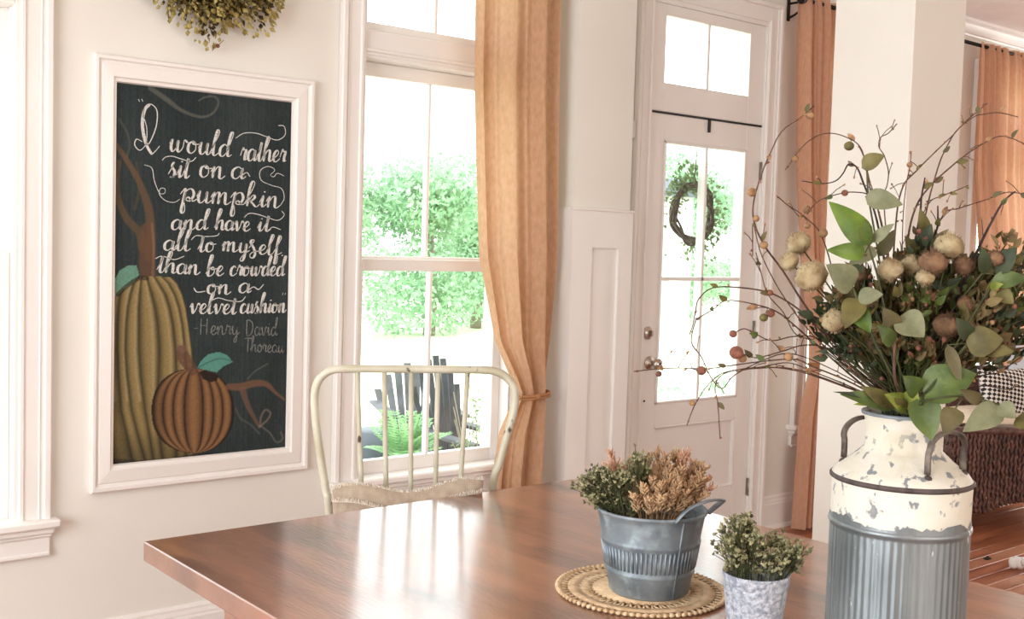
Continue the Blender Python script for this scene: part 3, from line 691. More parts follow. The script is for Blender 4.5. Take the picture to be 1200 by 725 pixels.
# ------------------------------------------------------------------ curtains
def interp_rows(rows, z):
    zs = [r[0] for r in rows][::-1]
    return [float(np.interp(z, zs, [r[k] for r in rows][::-1])) for k in (1, 2, 3)]
def curtain_mesh(rows, y0, folds, ztop, zbot, seed, nz=110, nu=150):
    rn = random.Random(seed); ph = [rn.uniform(0, 6.28) for _ in range(6)]; V = []
    for i in range(nz+1):
        z = ztop+(zbot-ztop)*i/nz; xl, xr, amp = interp_rows(rows, z); wd = xr-xl
        for k in range(nu+1):
            u = k/nu; uu = u + .035*math.sin(2*PI*u*1.7+ph[0]+.35*z)
            s_ = math.sin(2*PI*folds*uu+ph[1]+.25*math.sin(z*1.3+ph[2]))
            fold = (abs(s_)**.6)*(1 if s_ > 0 else -1)
            d = amp*(fold + .35*math.sin(2*PI*folds*2.3*uu+ph[3]+.6*z))
            x = xl+wd*u + amp*.35*math.cos(2*PI*folds*uu+ph[1])*min(1, wd*2)
            V.append((x, min(y0+d, -.024), z))
    w = nu+1
    return MB().add(V, [(i*w+k, i*w+k+1, (i+1)*w+k+1, (i+1)*w+k) for i in range(nz) for k in range(nu)], True)
def X(px, py, y=-.11): return float(on_y(px, py, y)[0])
def Z(px, py, y=-.11): return float(on_y(px, py, y)[2])
def curtain(name, label, rows, folds, seed, m, ztop, zbot, tie=None, y0=-.11):
    xm = (rows[0][1]+rows[0][2])/2
    r = empty('curtain', (xm, y0, zbot), label, 'curtain', 'burlap curtains on the black rods')
    pan = curtain_mesh(rows, y0, folds, ztop, zbot, seed).build('cloth_panel', m, r)
    hem = MB()
    xl, xr, amp = interp_rows(rows, zbot)
    if tie:
        xl, xr, amp = interp_rows(rows, tie); n = 30
        pts = [((xl+xr)/2+(.5*(xr-xl)+.002)*math.cos(t), y0-.004+(amp*1.5+.014)*math.sin(t), tie+.006*math.cos(t)) for t in np.linspace(0, 2*PI, n)[:-1]]
        tb_ = MB().tube(pts, .0065, 8, closed=True).tube([(p[0], p[1]-.002, p[2]-.011) for p in pts], .0055, 8, closed=True)
        tb_.ball(((xl+xr)/2-.02, y0-amp*1.5-.022, tie-.004), .013, 8, 6).tube([((xl+xr)/2-.02, y0-amp*1.5-.02, tie-.01), ((xl+xr)/2-.03, y0-amp*1.5-.024, tie-.06)], .004, 6)
        tb_.build('tieback', M['rope'], r)
    return r
# curtain on the left window
r1 = [(2.66, X(551,0), X(659,0), .030), (Z(552,100), X(551,100), X(657,100), .030), (Z(553,200), X(553,200), X(656,200), .030), (Z(556,300), X(556,300), X(655,300), .030), (Z(575,400), X(574,400), X(646,400), .034),
      (Z(605,440), X(596,440), X(641,440), .034), (Z(608,462), X(606,462), X(639,462), .030), (Z(600,480), X(597,480), X(640,480), .034), (Z(584,510), X(582,510), X(641,510), .038), (Z(576,560), X(574,560), X(639,560), .040), (.02, X(572,640), X(636,640), .042)]
curtain('curtain', 'orange tan burlap curtain tied back at the tall window behind the bow-back chair', r1, 2.7, 5, M['curtain'], 2.68, .02, tie=Z(608,462))
r2 = [(2.68, X(938,0), 5.06, .016), (2.60, X(939,22), 5.04, .026), (Z(938,100), X(938,100), 5.03, .030), (Z(938,200), X(938,200), 5.02, .030), (Z(944,320), X(943,320), 5.01, .032), (Z(953,390), X(952,390), 5.02, .032), (Z(951,430), X(951,430), 5.03, .028), (Z(940,490), X(940,490), 5.03, .034), (.01, X(931,612), 5.02, .036)]
curtain('curtain', 'tan burlap curtain between the glazed door and the white column', r2, 5.6, 9, M['curtain2'], 2.66, .012, tie=Z(951,425))
r3 = [(2.70, X(1147,60), X(1198,64), .016), (2.58, X(1147,75), X(1200,80), .026), (Z(1143,200), X(1143,200), X(1196,200), .032), (Z(1148,300), X(1150,300), X(1200,300), .034), (Z(1160,380), X(1160,380), X(1200,385), .032), (Z(1168,430), X(1170,430), X(1200,432), .028), (Z(1160,480), X(1160,480), X(1205,480), .034), (.01, X(1150,570), X(1210,590), .036)]
curtain('curtain', 'peach burlap curtain on the far right, beside the white column', r3, 5.2, 13, M['curtain2'], 2.66, .012, tie=Z(1168,428))
def rod(name, label, x0, x1, ends, z, y=-.11, seam=()):
    r = empty('curtain_rod', ((x0+x1)/2, y, z), label, 'curtain rod', 'black curtain rods')
    MB().tube([(x0,y,z),(x1,y,z)], .0105, 12).build('rod', M['iron'], r)
    for xe, sg in ends:
        f_ = MB(); f_.ball((xe, y, z), .023, 12, 8).tube([(xe-sg*.03,y,z),(xe-sg*.008,y,z)], .016, 10); f_.build('finial', M['iron'], r)
    for xb in (x0+.03, x1-.03):
        b = MB().box(xb-.012, xb+.012, -.006, 0, z-.085, z+.03, .003); b.tube(cr([(xb,-.004,z-.07),(xb,-.05,z-.055),(xb,-.095,z-.025),(xb,y,z-.012)], 4), .006, 8); b.tube([(xb,-.004,z),(xb,y+.01,z)], .006, 8)
        b.tube([(xb, y+.016*math.cos(t), z+.016*math.sin(t)) for t in np.linspace(0,2*PI,14)[:-1]], .005, 6, closed=True); b.build('bracket', M['iron'], r)
    return r
rz_ = Z(938,1) 
rod('curtain_rod', 'black curtain rod ending in a ball right of the glazed door', X(941,2), 5.72, [(X(941,2)-.012, -1)], 2.635)
rod('curtain_rod', 'black curtain rod at the far right behind the column', 6.02, 7.65, [(6.0,-1),(7.67,1)], 2.640)
rod('curtain_rod', 'black curtain rod over the tall window behind the bow-back chair', 1.93, 3.22-.03, [(1.91,-1)], 2.635)

# ------------------------------------------------------------------ dining table
TZ = .76
tx0, tx1, ty0, ty1 = .887, 2.125, -3.15, -1.272
tb = empty('dining_table', ((tx0+tx1)/2, (ty0+ty1)/2, 0), 'dark reddish-brown wooden dining table with a glossy top', 'table')
MB().box(tx0, tx1, ty0, ty1, TZ-.042, TZ, .0025).build('tabletop', M['table'], tb)
MB().box(tx0+.14, tx1-.14, ty0+.14, ty0+.165, .63, TZ-.042).box(tx0+.14, tx1-.14, ty1-.165, ty1-.14, .63, TZ-.042).box(tx0+.14, tx0+.165, ty0+.14, ty1-.14, .63, TZ-.042).box(tx1-.165, tx1-.14, ty0+.14, ty1-.14, .63, TZ-.042).build('apron', M['table'], tb)
for x in (tx0+.17, tx1-.17):
    for y in (ty0+.17, ty1-.17):
        MB().lathe([(.030,0),(.034,.03),(.026,.06),(.036,.14),(.040,.30),(.030,.40),(.044,.44),(.030,.48),(.045,.52),(.045,.63)], 20, (x,y,0), cap0=True).box(x-.045,x+.045,y-.045,y+.045,.52,TZ-.042).build('leg', M['table'], tb)

# ------------------------------------------------------------------ bow-back metal chair
ang = math.atan2(-.632, .775)
ch = empty('metal_chair', (0,0,0), 'cream painted bow-back metal chair behind the table, in front of the window', 'chair')
cpt = at(484, 600, 2.97); ch.location = (cpt[0], cpt[1], 0); ch.rotation_euler = (0,0,ang)
c0, s0 = math.cos(ang), math.sin(ang)
def cpx(px, py):
    # photo point -> chair-local (x, z) on the back plane (depth 2.97)
    p = at(px, py, 2.97)-cpt; return (p[0]*c0+p[1]*s0, float(at(px, py, 2.97)[2]))
hoop = [(385,601),(381,575),(374,530),(369,490),(368,462),(374,444),(388,434),(410,432.5),(450,432.5),(500,433),(550,433.5),(578,435),(594,443),(603,458),(602,482),(594,512),(585,545),(576,580)]
hp = [cpx(*p) for p in hoop]
bk = lambda z: .05*(z-.46)            # rake of the back, away from the sitter (local +y is behind)
L0, L1 = hp[0], hp[-1]
legl = [(L0[0]+.0,.0),(L0[0]+.022,.30)]; legr = [(L1[0]-.005,.0),(L1[0]-.030,.30)]
pts = [(x, .03+(.45-z)*.10, z) for x, z in legl] + [(x, bk(z), z) for x, z in hp] + [(x, .03+(.45-z)*.10, z) for x, z in legr[::-1]]
MB().tube(cr(pts, 5), .0135, 12, flat=.8).build('back_hoop', M['chair'], ch, local=True)
for (a, b) in (((418,436),(423,572)), ((450,436),(452,572)), ((481.5,436),(481,572)), ((513,436),(510,572)), ((548,436),(539,572))):
    xa, za = cpx(*a); xb, zb = cpx(*b); zl = .47; xl = xb+(xb-xa)/(zb-za)*(zl-zb)
    MB().tube([(xa, bk(za), za+.004), ((xa+xb)/2, bk((za+zb)/2)-.004, (za+zb)/2), (xl, bk(zl), zl)], .0068, 10).build('spindle', M['chair'], ch, local=True)
xc = (L0[0]+L1[0])/2; hw = .205
se = MB(); n = 36; ring = []
for k in range(n):
    t = 2*PI*k/n; e = .45
    sx = math.copysign(abs(math.cos(t))**e, math.cos(t)); sy = math.copysign(abs(math.sin(t))**e, math.sin(t)); ring.append((xc+hw*sx*(1+.06*-sy), -.19+.195*sy))
for z_, k_ in ((.440,1),(.446,1.015),(.462,1.015),(.470,.99),(.462,.93),(.458,.5)): 
    se.v += [(xc+(x-xc)*k_, -.19+(y+.19)*k_, z_) for x, y in ring]
for i in range(5):
    for k in range(n): se.f.append((i*n+k, i*n+(k+1)%n, (i+1)*n+(k+1)%n, (i+1)*n+k)); se.sm.append(True)
se.f.append(tuple(5*n+k for k in range(n))); se.sm.append(True); se.f.append(tuple(range(n))[::-1]); se.sm.append(False)
se.build('seat', M['chair'], ch, local=True)
for sx in (-1, 1): MB().tube([(xc+sx*.17,-.35,.445),(xc+sx*.20,-.375,.22),(xc+sx*.225,-.40,0)], [.014,.013,.011], 10).build('leg', M['chair'], ch, local=True)
MB().tube([(xc-.19,-.37,.25),(xc+.19,-.37,.25)], .008).tube([(xc-.19,-.37,.25),(legl[1][0],.04,.26)], .008).tube([(xc+.19,-.37,.25),(legr[1][0],.04,.26)], .008).build('stretcher', M['chair'], ch, local=True)
# lumbar cushion standing on the seat, against the spindles
cu = empty('cushion', (0,0,0), 'beige grain-sack cushion with frayed edges on the metal chair', 'cushion')
cu.location = ch.location; cu.rotation_euler = ch.rotation_euler
def cush(px, py):
    p = at(px, py, 2.91); q = p-cpt; return (q[0]*c0+q[1]*s0, p[2])
xa, za = cush(391, 570); xb, zb = cush(566, 561); zb += .0
nx_, nz_ = 30, 16; V = []
for sd in (-1, 1):
    for i in range(nz_+1):
        for k in range(nx_+1):
            u, v = k/nx_, i/nz_; x = xa+(xb-xa)*u; ztop = za+(zb-za)*u - .012*math.sin(PI*u)+(.010*math.sin(u*9)); z = .475+(ztop-.475)*v
            th = .052*(math.sin(PI*u)**.45)*(math.sin(PI*min(1, v*.96+.02))**.5)+.002
            x += .008*math.sin(v*7)*(1 if u > .5 else -1)*abs(u-.5)
            wr_ = .004*mnoise.noise(Vector((x*22, z*30, sd*3)))
            V.append((x, -.070+sd*(th+wr_*math.sin(PI*u)*math.sin(PI*v))+.03*(z-.475), z))
w = nx_+1; o2 = (nz_+1)*w; Fc = []
for i in range(nz_):
    for k in range(nx_):
        a = i*w+k; Fc += [(a, a+1, a+w+1, a+w), (o2+a, o2+a+w, o2+a+w+1, o2+a+1)]
for i in range(nz_): Fc += [(i*w, (i+1)*w, o2+(i+1)*w, o2+i*w), (i*w+nx_, o2+i*w+nx_, o2+(i+1)*w+nx_, (i+1)*w+nx_)]
for k in range(nx_): Fc += [(nz_*w+k, nz_*w+k+1, o2+nz_*w+k+1, o2+nz_*w+k), (k, o2+k, o2+k+1, k+1)]
cm = MB().add(V, Fc, True); cm.build('pillow', M['sack'], cu, local=True)
fm = MB()
for k in range(230):
    u = k/229; x = xa+(xb-xa)*u; ztop = za+(zb-za)*u - .012*math.sin(PI*u)+(.010*math.sin(u*9))
    for dz, yy in ((-.030-.012*math.sin(PI*u), -.122), (.0, -.068)):
        y_ = (-.070-.052*(math.sin(PI*u)**.45)*.62-.004) if dz < 0 else -.066
        fm.tube([(x, y_-.002, ztop+dz-.004), (x+R.uniform(-.004,.004), y_-R.uniform(.003,.008), ztop+dz+R.uniform(.003,.009))], .0017, 3, caps=False)
fm.build('frayed_trim', M['fray'], cu, local=True, kind='stuff')

# ------------------------------------------------------------------ straw mat, bucket, pot
mc = on_z(751, 692, TZ); MR = .163
sm = empty('woven_mat', (mc[0], mc[1], TZ), 'round natural straw mat with cut-out rings, under the ribbed bucket', 'placemat')
MB().lathe([(0,.001),(.092,.001),(.092,.004),(0,.005)], 64, (mc[0],mc[1],TZ)).build('centre_disc', M['mat'], sm)
def spokes(ra, rb, n, w, tw):
    m_ = MB()
    for k in range(n):
        a = 2*PI*k/n; b = a+tw; pa = (mc[0]+ra*math.cos(a), mc[1]+ra*math.sin(a), TZ+.003); pb = (mc[0]+rb*math.cos(b), mc[1]+rb*math.sin(b), TZ+.003)
        m_.tube([pa, pb], w, 5, flat=.6)
        pb = (mc[0]+rb*math.cos(a-tw), mc[1]+rb*math.sin(a-tw), TZ+.0035); m_.tube([pa, pb], w*.8, 5, flat=.6)
    return m_
spokes(.090, .118, 44, .0028, .05).build('inner_spokes', M['mat'], sm, kind='stuff')
MB().lathe([(.116,.001),(.137,.001),(.1375,.0045),(.1155,.0045),(.116,.001)], 64, (mc[0],mc[1],TZ)).build('woven_band', M['mat'], sm)
spokes(.136, .153, 60, .0022, .025).build('outer_spokes', M['mat'], sm, kind='stuff')
br = MB(); nb = 84
for k in range(nb):
    a = 2*PI*k/nb; br.ball((mc[0]+(MR-.006)*math.cos(a), mc[1]+(MR-.006)*math.sin(a), TZ+.0045), .0062, 6, 4, sc=(1.0,.75,.62), axis=None)
br.tube([(mc[0]+.153*math.cos(t), mc[1]+.153*math.sin(t), TZ+.003) for t in np.linspace(0,2*PI,60)[:-1]], .0028, 6, closed=True)
br.build('braided_edge', M['mat'], sm, kind='stuff')

bc = on_z(760, 691, TZ+.005); BH = .156; BZ = TZ+.0055; rt_, rb_ = .1005, .0735
bk_ = empty('ribbed_bucket', (bc[0], bc[1], BZ), 'grey galvanised bucket with a ribbed band, on the straw mat', 'bucket')
prof = []
def brad(z): return rb_+(rt_-rb_)*(z/BH)
for z in (0, .004, .036, .040, .043, .046, .049, .060, .090, .096, .099, .102, .106, .140, .148, .151, .156): 
    r_ = brad(z)+(.0028 if z in (.043, .099) else (.0018 if z in (.040,.046,.096,.102) else 0)) + (.003 if z >= .151 else 0) - (.003 if z == 0 else 0)
    prof.append((r_, z))
prof += [(brad(BH)+.001, BH+.0015), (brad(BH)-.002, BH), (brad(.14)-.003, .14), (rb_, .006), (0, .006)]
o = MB().lathe([(0,0)]+prof, 96, (bc[0],bc[1],BZ)).build('body', M['zinc'], bk_)
M['zinclight'] = mat('rubbed_zinc', srgb(164,174,180), .5, srgb(120,132,142), 30, metal=.5)
nrib = 64
for_r = MB()
for k in range(nrib):
    a = 2*PI*k/nrib
    p0 = (bc[0]+(brad(.052)+.0008)*math.cos(a), bc[1]+(brad(.052)+.0008)*math.sin(a), BZ+.052); p1 = (bc[0]+(brad(.092)+.0008)*math.cos(a), bc[1]+(brad(.092)+.0008)*math.sin(a), BZ+.092)
    MB().tube([p0, p1], .0022, 6).build('rib', M['zinclight'], bk_)
vd = math.atan2(CAM[1]-bc[1], CAM[0]-bc[0]); sa = vd+.62
MB().tube([(bc[0]+(brad(z)+.001)*math.cos(sa), bc[1]+(brad(z)+.001)*math.sin(sa), BZ+z) for z in (.004,.05,.10,.15)], .0022, 6).build('seam', M['zinc'], bk_)
# loop handle standing up from the rim on the right
def rimp(a, dr_=0, dz=0): return np.array([bc[0]+(rt_+dr_)*math.cos(a), bc[1]+(rt_+dr_)*math.sin(a), BZ+BH+dz])
h0, h1 = rimp(vd+.42, .003, -.004), rimp(vd+1.55, .003, -.004); mid = rimp(vd+1.10, .030, .034)
hpts = [h0, rimp(vd+.62, .010, .020), rimp(vd+.86, .022, .033), mid, rimp(vd+1.32, .030, .027), rimp(vd+1.48, .016, .010), h1]
MB().tube(cr(hpts, 5), .0072, 8, flat=.35).build('handle', M['zinc'], bk_)

pc = on_z(886, 670, TZ+.108); PZ = TZ
pt = empty('small_pot', (pc[0], pc[1], PZ), 'small mottled grey pot of green berries between bucket and milk can', 'pot')
def pmod(th, z): return .0012*mnoise.noise(Vector((math.cos(th)*6, math.sin(th)*6, z*90)))
MB().lathe([(0,0),(.040,0),(.042,.004)]+[(.042+.0135*(z/.104), z) for z in np.linspace(.008,.104,16)]+[(.0562,.108),(.0545,.109),(.053,.104),(.046,.05),(0,.05)], 56, (pc[0],pc[1],PZ), mod=pmod).build('body', M['pot'], pt)

# ------------------------------------------------------------------ milk can
CD = 2.0
CT = .385
# put the can's axis through the photo's neck centre at the chosen depth
kc = on_z(1060, 483, TZ+CT)
kc_depth = float((kc-CAM) @ CM[:, 2])
CR_ = 82.0/F*kc_depth*.955
can = empty('milk_can', (kc[0], kc[1], TZ), 'tall milk can, chipped white top and ribbed zinc body, holding flowers', 'milk can')
def canz(py): # height where the can axis shows at photo row py
    lo, hi = -.1, .5
    for _ in range(40):
        m2 = (lo+hi)/2
        if project(np.array([kc[0], kc[1], TZ+m2]))[1] > py: lo = m2
        else: hi = m2
    return (lo+hi)/2
zs_ = canz(558); zw = canz(609); zn = canz(530)
nrb = 58
def cmod(th, z): return .0013*(0.5+0.5*math.cos(nrb*th)) if .012 < z < zw-.012 else 0
body = [(0,0),(CR_-.004,0),(CR_,.003)]+[(CR_-.0005, z) for z in (.010,.014,.05,.10,.15) if z < zw-.03]+[(CR_-.0005, zw-.013),(CR_,zw-.009),(CR_+.003,zw-.006),(CR_+.0035,zw-.003),(CR_+.003,zw),(CR_,zw+.003)]
MB().lathe(body, 264, (kc[0],kc[1],TZ), mod=cmod).build('body', M['canzinc'], can)
nk = 43.5/F*kc_depth
upper = [(CR_,zw+.003),(CR_+.001,zs_-.006)]
sho = [(CR_+.001,zs_+.002),(CR_-.006,zs_+.012)]
tt = np.linspace(0, 1, 9)
for t in tt[1:]:
    sho.append((CR_-.006+(nk-CR_+.006)*(t**.92), zs_+.012+(zn+.008-zs_-.012)*(t**1.06)))
sho += [(nk-.001, zn+.02), (nk-.001, CT-.03), (nk+.001, CT-.012), (nk+.004, CT-.006), (nk+.006, CT-.002), (nk+.006, CT), (nk+.003, CT+.001), (nk-.002, CT-.006), (nk-.004, CT-.05), (nk-.004, zs_+.05), (0, zs_+.04)]
MB().lathe(upper, 96, (kc[0],kc[1],TZ)).build('white_band', M['canwhite'], can)
MB().lathe(sho, 96, (kc[0],kc[1],TZ)).build('shoulder', M['canwhite'], can)
MB().lathe([(CR_+.0005,zs_-.006),(CR_+.004,zs_-.004),(CR_+.0045,zs_),(CR_+.001,zs_+.003)], 96, (kc[0],kc[1],TZ)).build('seam', M['canrust'], can)
MB().lathe([(nk+.0065,CT-.004),(nk+.0075,CT-.001),(nk+.006,CT+.0015),(nk+.003,CT+.0015)], 64, (kc[0],kc[1],TZ)).build('rim', M['zinc'], can)
# chipped edge of the paint where it meets the zinc: ragged zinc flakes standing on the band
fl = MB(); rr_ = random.Random(21)
for k in range(110):
    a = 2*PI*k/110+rr_.uniform(-.02,.02); w_ = rr_.uniform(.010,.032); h_ = max(.001, rr_.gauss(.006,.006)); z0_ = zw+.001; V = []
    for j in range(5):
        aa = a+(j/4-.5)*w_/CR_*2; V.append((kc[0]+(CR_+.0014)*math.cos(aa), kc[1]+(CR_+.0014)*math.sin(aa), TZ+z0_)); V.append((kc[0]+(CR_+.0012)*math.cos(aa), kc[1]+(CR_+.0012)*math.sin(aa), TZ+z0_+h_*math.sin(PI*(j+.5)/5)*rr_.uniform(.6,1.2)))
    fl.add(V, [(2*j, 2*j+2, 2*j+3, 2*j+1) for j in range(4)])
fl.build('paint_edge', M['canzinc'], can, kind='stuff')
vk = math.atan2(CAM[1]-kc[1], CAM[0]-kc[0])
def sh_r(z):
    # shoulder radius at height z
    pts_ = [(q[1], q[0]) for q in sho[:11]]; return float(np.interp(z, [p[0] for p in pts_], [p[1] for p in pts_]))
for a in (vk+.95, vk+.95+PI):
    rad = np.array([math.cos(a), math.sin(a), 0]); tng = np.array([-math.sin(a), math.cos(a), 0]); base = np.array([kc[0], kc[1], TZ]); up_ = np.array([0,0,1.])
    hs = .047; z0_ = zs_+.022; ro = sh_r(z0_); rin = math.sqrt(max(1e-6, ro*ro-hs*hs))
    fa = base+rad*(rin+.004)+tng*hs+up_*z0_; fb = base+rad*(rin+.004)-tng*hs+up_*z0_
    ztop_ = canz(500)+.004; r_up = rin+.004
    pts = [fa, base+rad*r_up+tng*hs*1.0+up_*(z0_+(ztop_-z0_)*.45)]
    for th in np.linspace(0, PI, 9): pts.append(base+rad*(r_up+.002)+tng*hs*math.cos(th)+up_*(z0_+(ztop_-z0_)*(.60+.40*math.sin(th))))
    pts += [base+rad*r_up-tng*hs*1.0+up_*(z0_+(ztop_-z0_)*.45), fb]
    ho = MB().tube(cr(pts, 3), .0062, 8, flat=.6).build('handle', M['canhandle'], can)
    for f_ in (fa, fb): MB().ball(f_+rad*.001-np.array([0,0,.008]), .0075, 8, 5).build('rivet', M['canrust'], ho)
# ------------------------------------------------------------------ outside
GZ0 = -.9
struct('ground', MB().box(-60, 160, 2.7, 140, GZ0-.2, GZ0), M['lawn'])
pd = empty('porch_floor', (4, 1.4, -.12), kind='structure')
for k in range(17): MB().box(-3, 12, .17+k*.15, .17+k*.15+.142, -.16, -.10, .004).build('board', M['deck'], pd)
def leaf_cloud(n, blobs, size, rnd):
    m_ = MB(); tot = sum(b[3]**2 for b in blobs)
    V = []; Fc = []
    for (bx, by, bz, br_) in blobs:
        for _ in range(int(n*br_**2/tot)):
            d = Vector((rnd.gauss(0,1), rnd.gauss(0,1), rnd.gauss(0,1))).normalized(); r_ = br_*(rnd.uniform(.55, 1.08))
            c = Vector((bx,by,bz))+d*r_; a = Vector((rnd.gauss(0,1), rnd.gauss(0,1), rnd.gauss(0,1))).normalized(); b = a.cross(d); 
            if b.length < .05: continue
            b.normalize(); L = size*rnd.uniform(.6,1.3); n0 = len(V)
            V += [c-a*L, c-b*L*.5, c+a*L, c+b*L*.5]; Fc.append((n0, n0+1, n0+2, n0+3))
    return m_.add(V, Fc)
TR = [ # x, y, top z, crown radius, material, label
 (13.9, 20, 3.9, 2.0, 1, 'pale tree beyond the lawn, at the left of the window by the chalkboard'),
 (16.2, 19.5, 3.7, 2.1, 0, 'mint green tree beyond the lawn, in the middle of the window by the chalkboard'),
 (18.8, 21, 3.0, 1.9, 1, 'low pale tree beyond the lawn at the right of the window by the chalkboard'),
 (21.8, 22, 3.6, 2.0, 0, 'tree beyond the lawn hidden mostly behind the tied curtain'),
 (26.0, 21, 3.9, 2.1, 1, 'pale green tree seen through the left panes of the glazed door'),
 (29.0, 22, 5.0, 2.3, 0, 'green tree seen through the right panes of the glazed door'),
 (35.5, 22, 3.6, 2.2, 1, 'tree beyond the lawn behind the curtain right of the door'),
 (45.0, 22, 3.4, 2.2, 0, 'tree beyond the lawn behind the curtain at the far right'),
 (49.5, 23, 2.8, 2.2, 1, 'pale tree beyond the lawn at the right edge of the picture'),
 (4.2, 19, 2.8, 2.2, 1, 'tree beyond the lawn seen through the window at the left edge')]
rt2 = random.Random(11)
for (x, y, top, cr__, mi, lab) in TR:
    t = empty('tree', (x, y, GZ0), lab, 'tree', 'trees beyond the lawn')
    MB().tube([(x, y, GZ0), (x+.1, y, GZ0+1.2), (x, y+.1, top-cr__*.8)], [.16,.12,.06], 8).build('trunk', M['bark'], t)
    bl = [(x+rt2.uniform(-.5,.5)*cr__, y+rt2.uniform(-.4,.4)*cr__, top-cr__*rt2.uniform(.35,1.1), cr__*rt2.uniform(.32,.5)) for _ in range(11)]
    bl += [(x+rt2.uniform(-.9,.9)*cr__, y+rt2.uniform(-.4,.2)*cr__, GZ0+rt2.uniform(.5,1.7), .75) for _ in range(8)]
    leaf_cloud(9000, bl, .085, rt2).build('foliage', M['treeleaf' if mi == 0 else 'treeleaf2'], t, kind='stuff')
# slatted porch chairs
def porch_chair(x, y, rz, label, w=.40, h=.84):
    r = empty('porch_chair', (0,0,0), label, 'chair', 'black slatted chairs on the porch'); n = 7
    r.location = (x, y, -.10); r.rotation_euler = (0, 0, rz)
    for k in range(n):
        u = (k-(n-1)/2)/((n-1)/2); top = h-.16*u*u; w2 = w/n*.42
        MB().add([(u*w*.30-w2*.8, .05, .30),(u*w*.30+w2*.8, .05, .30),(u*w*.5+w2, .20, top),(u*w*.5-w2, .20, top),(u*w*.30-w2*.8, .065, .30),(u*w*.30+w2*.8, .065, .30),(u*w*.5+w2, .215, top),(u*w*.5-w2, .215, top)],
                 [(0,1,2,3),(7,6,5,4),(0,4,5,1),(1,5,6,2),(2,6,7,3),(3,7,4,0)]).build('back_slat', M['blackslat'], r, local=True)
    for k in range(5): MB().box(-w*.5, w*.5, -.40+k*.09, -.32+k*.09, .36-k*.014, .38-k*.014, .003).build('seat_slat', M['blackslat'], r, local=True)
    for sx in (-1, 1):
        MB().box(sx*w*.56-.035, sx*w*.56+.035, -.46, .16, .52, .54, .004).build('armrest', M['blackslat'], r, local=True)
        MB().box(sx*w*.54-.02, sx*w*.54+.02, -.42, -.36, 0, .52, .003).build('leg', M['blackslat'], r, local=True)
        MB().add([(sx*w*.5-.01,.30,0),(sx*w*.5+.01,.30,0),(sx*w*.5+.01,-.36,.30),(sx*w*.5-.01,-.36,.30),(sx*w*.5-.01,.42,0),(sx*w*.5+.01,.42,0),(sx*w*.5+.01,-.36,.38),(sx*w*.5-.01,-.36,.38)],
                 [(0,1,2,3),(7,6,5,4),(0,4,5,1),(1,5,6,2),(2,6,7,3),(3,7,4,0)]).build('leg', M['blackslat'], r, local=True)
    return r
pA = on_y(484, 470, 2.0); pB = on_y(532, 480, 1.15)
porch_chair(pA[0], 2.0, -.4, 'black slatted porch chair outside the window, left one, behind the fern', .36, .76)
porch_chair(pB[0], 1.15, -.1, 'black slatted porch chair outside the window, right one, beside the curtain', .27, .90)
# fern in a pot outside the window
pf = on_y(472, 530, .62)
f = empty('fern', (pf[0], .62, -.10), 'bright green fern in a pot outside the window behind the bow-back chair', 'fern')
MB().lathe([(0,.08),(.07,.08),(.10,.42),(.11,.46),(.095,.46),(.09,.42),(0,.42)], 24, (pf[0], .62, -.10)).build('pot', M['planter'], f)
MB().lathe([(0,0),(.16,0),(.16,.02),(.02,.04),(.02,.10),(0,.10)], 20, (pf[0], .62, -.10)).build('pot_foot', M['planter'], f)
rf = random.Random(5); b0 = Vector((pf[0], .62, .34))
for k in range(34):
    a = rf.uniform(0, 2*PI); L = rf.uniform(.20, .32); el = rf.uniform(.5, 1.3); p = []
    for t in np.linspace(0, 1, 9): p.append(b0+Vector((math.cos(a)*math.cos(el)*L*t, math.sin(a)*math.cos(el)*L*t, math.sin(el)*L*t-.20*t*t*L*2*math.cos(el)+.08)))
    m_ = MB().tube(p, .0015, 4)
    for i in range(1, 9):
        for q in (0, .5):
            c = p[i-1].lerp(p[i], q); d = (p[i]-p[i-1]).normalized(); s_ = d.cross(Vector((0,0,1))); s_.normalize(); l_ = .045*math.sin(PI*(i-.5)/9)+.008
            for sg in (-1, 1): m_.add([c, c+s_*sg*l_*.5+d*.010, c+s_*sg*l_+d*.012, c+s_*sg*l_*.5-d*.004], [(0,1,2,3)])
    m_.build('frond', M['fern'], f)
pp = on_y(436, 508, 1.0)
r = empty('garden_stool', (pp[0], 1.0, -.10), 'dark round-topped stool outside the window, left of the fern', 'stool')
MB().lathe([(0,.60),(.10,.60),(.155,.52),(.165,.42),(.15,.36),(.11,.34),(0,.34)], 28, (pp[0], 1.0, -.10)).build('seat', M['planter'], r)
for k in range(4):
    a = PI/4+k*PI/2; MB().tube([(pp[0]+.12*math.cos(a), 1.0+.12*math.sin(a), .26), (pp[0]+.16*math.cos(a+.3), 1.0+.16*math.sin(a+.3), -.10)], .012, 8).build('leg', M['plastic'], r)
ps = on_y(566, 500, .52)
r = empty('porch_shrub', (ps[0], .52, -.10), 'small loose shrub with reddish leaves outside the window beside the curtain', 'shrub')
rs2 = random.Random(8)
MB().lathe([(0,0),(.09,0),(.12,.26),(.10,.26),(0,.24)], 20, (ps[0], .52, -.10)).build('pot', M['plastic'], r)
sm_ = MB()
for k in range(14): a = rs2.uniform(0, 6.28); sm_.tube([(ps[0],.52,.12),(ps[0]+.05*math.cos(a),.52+.05*math.sin(a),.3),(ps[0]+.14*math.cos(a),.52+.14*math.sin(a),.45+rs2.uniform(0,.3))], .003, 4)
sm_.build('stem', M['bark'], r); leaf_cloud(420, [(ps[0],.52,.45,.14),(ps[0]+.04,.52,.62,.12),(ps[0]-.03,.52,.30,.12)], .013, rs2).build('foliage', M['wreathleaf'], r, kind='stuff')
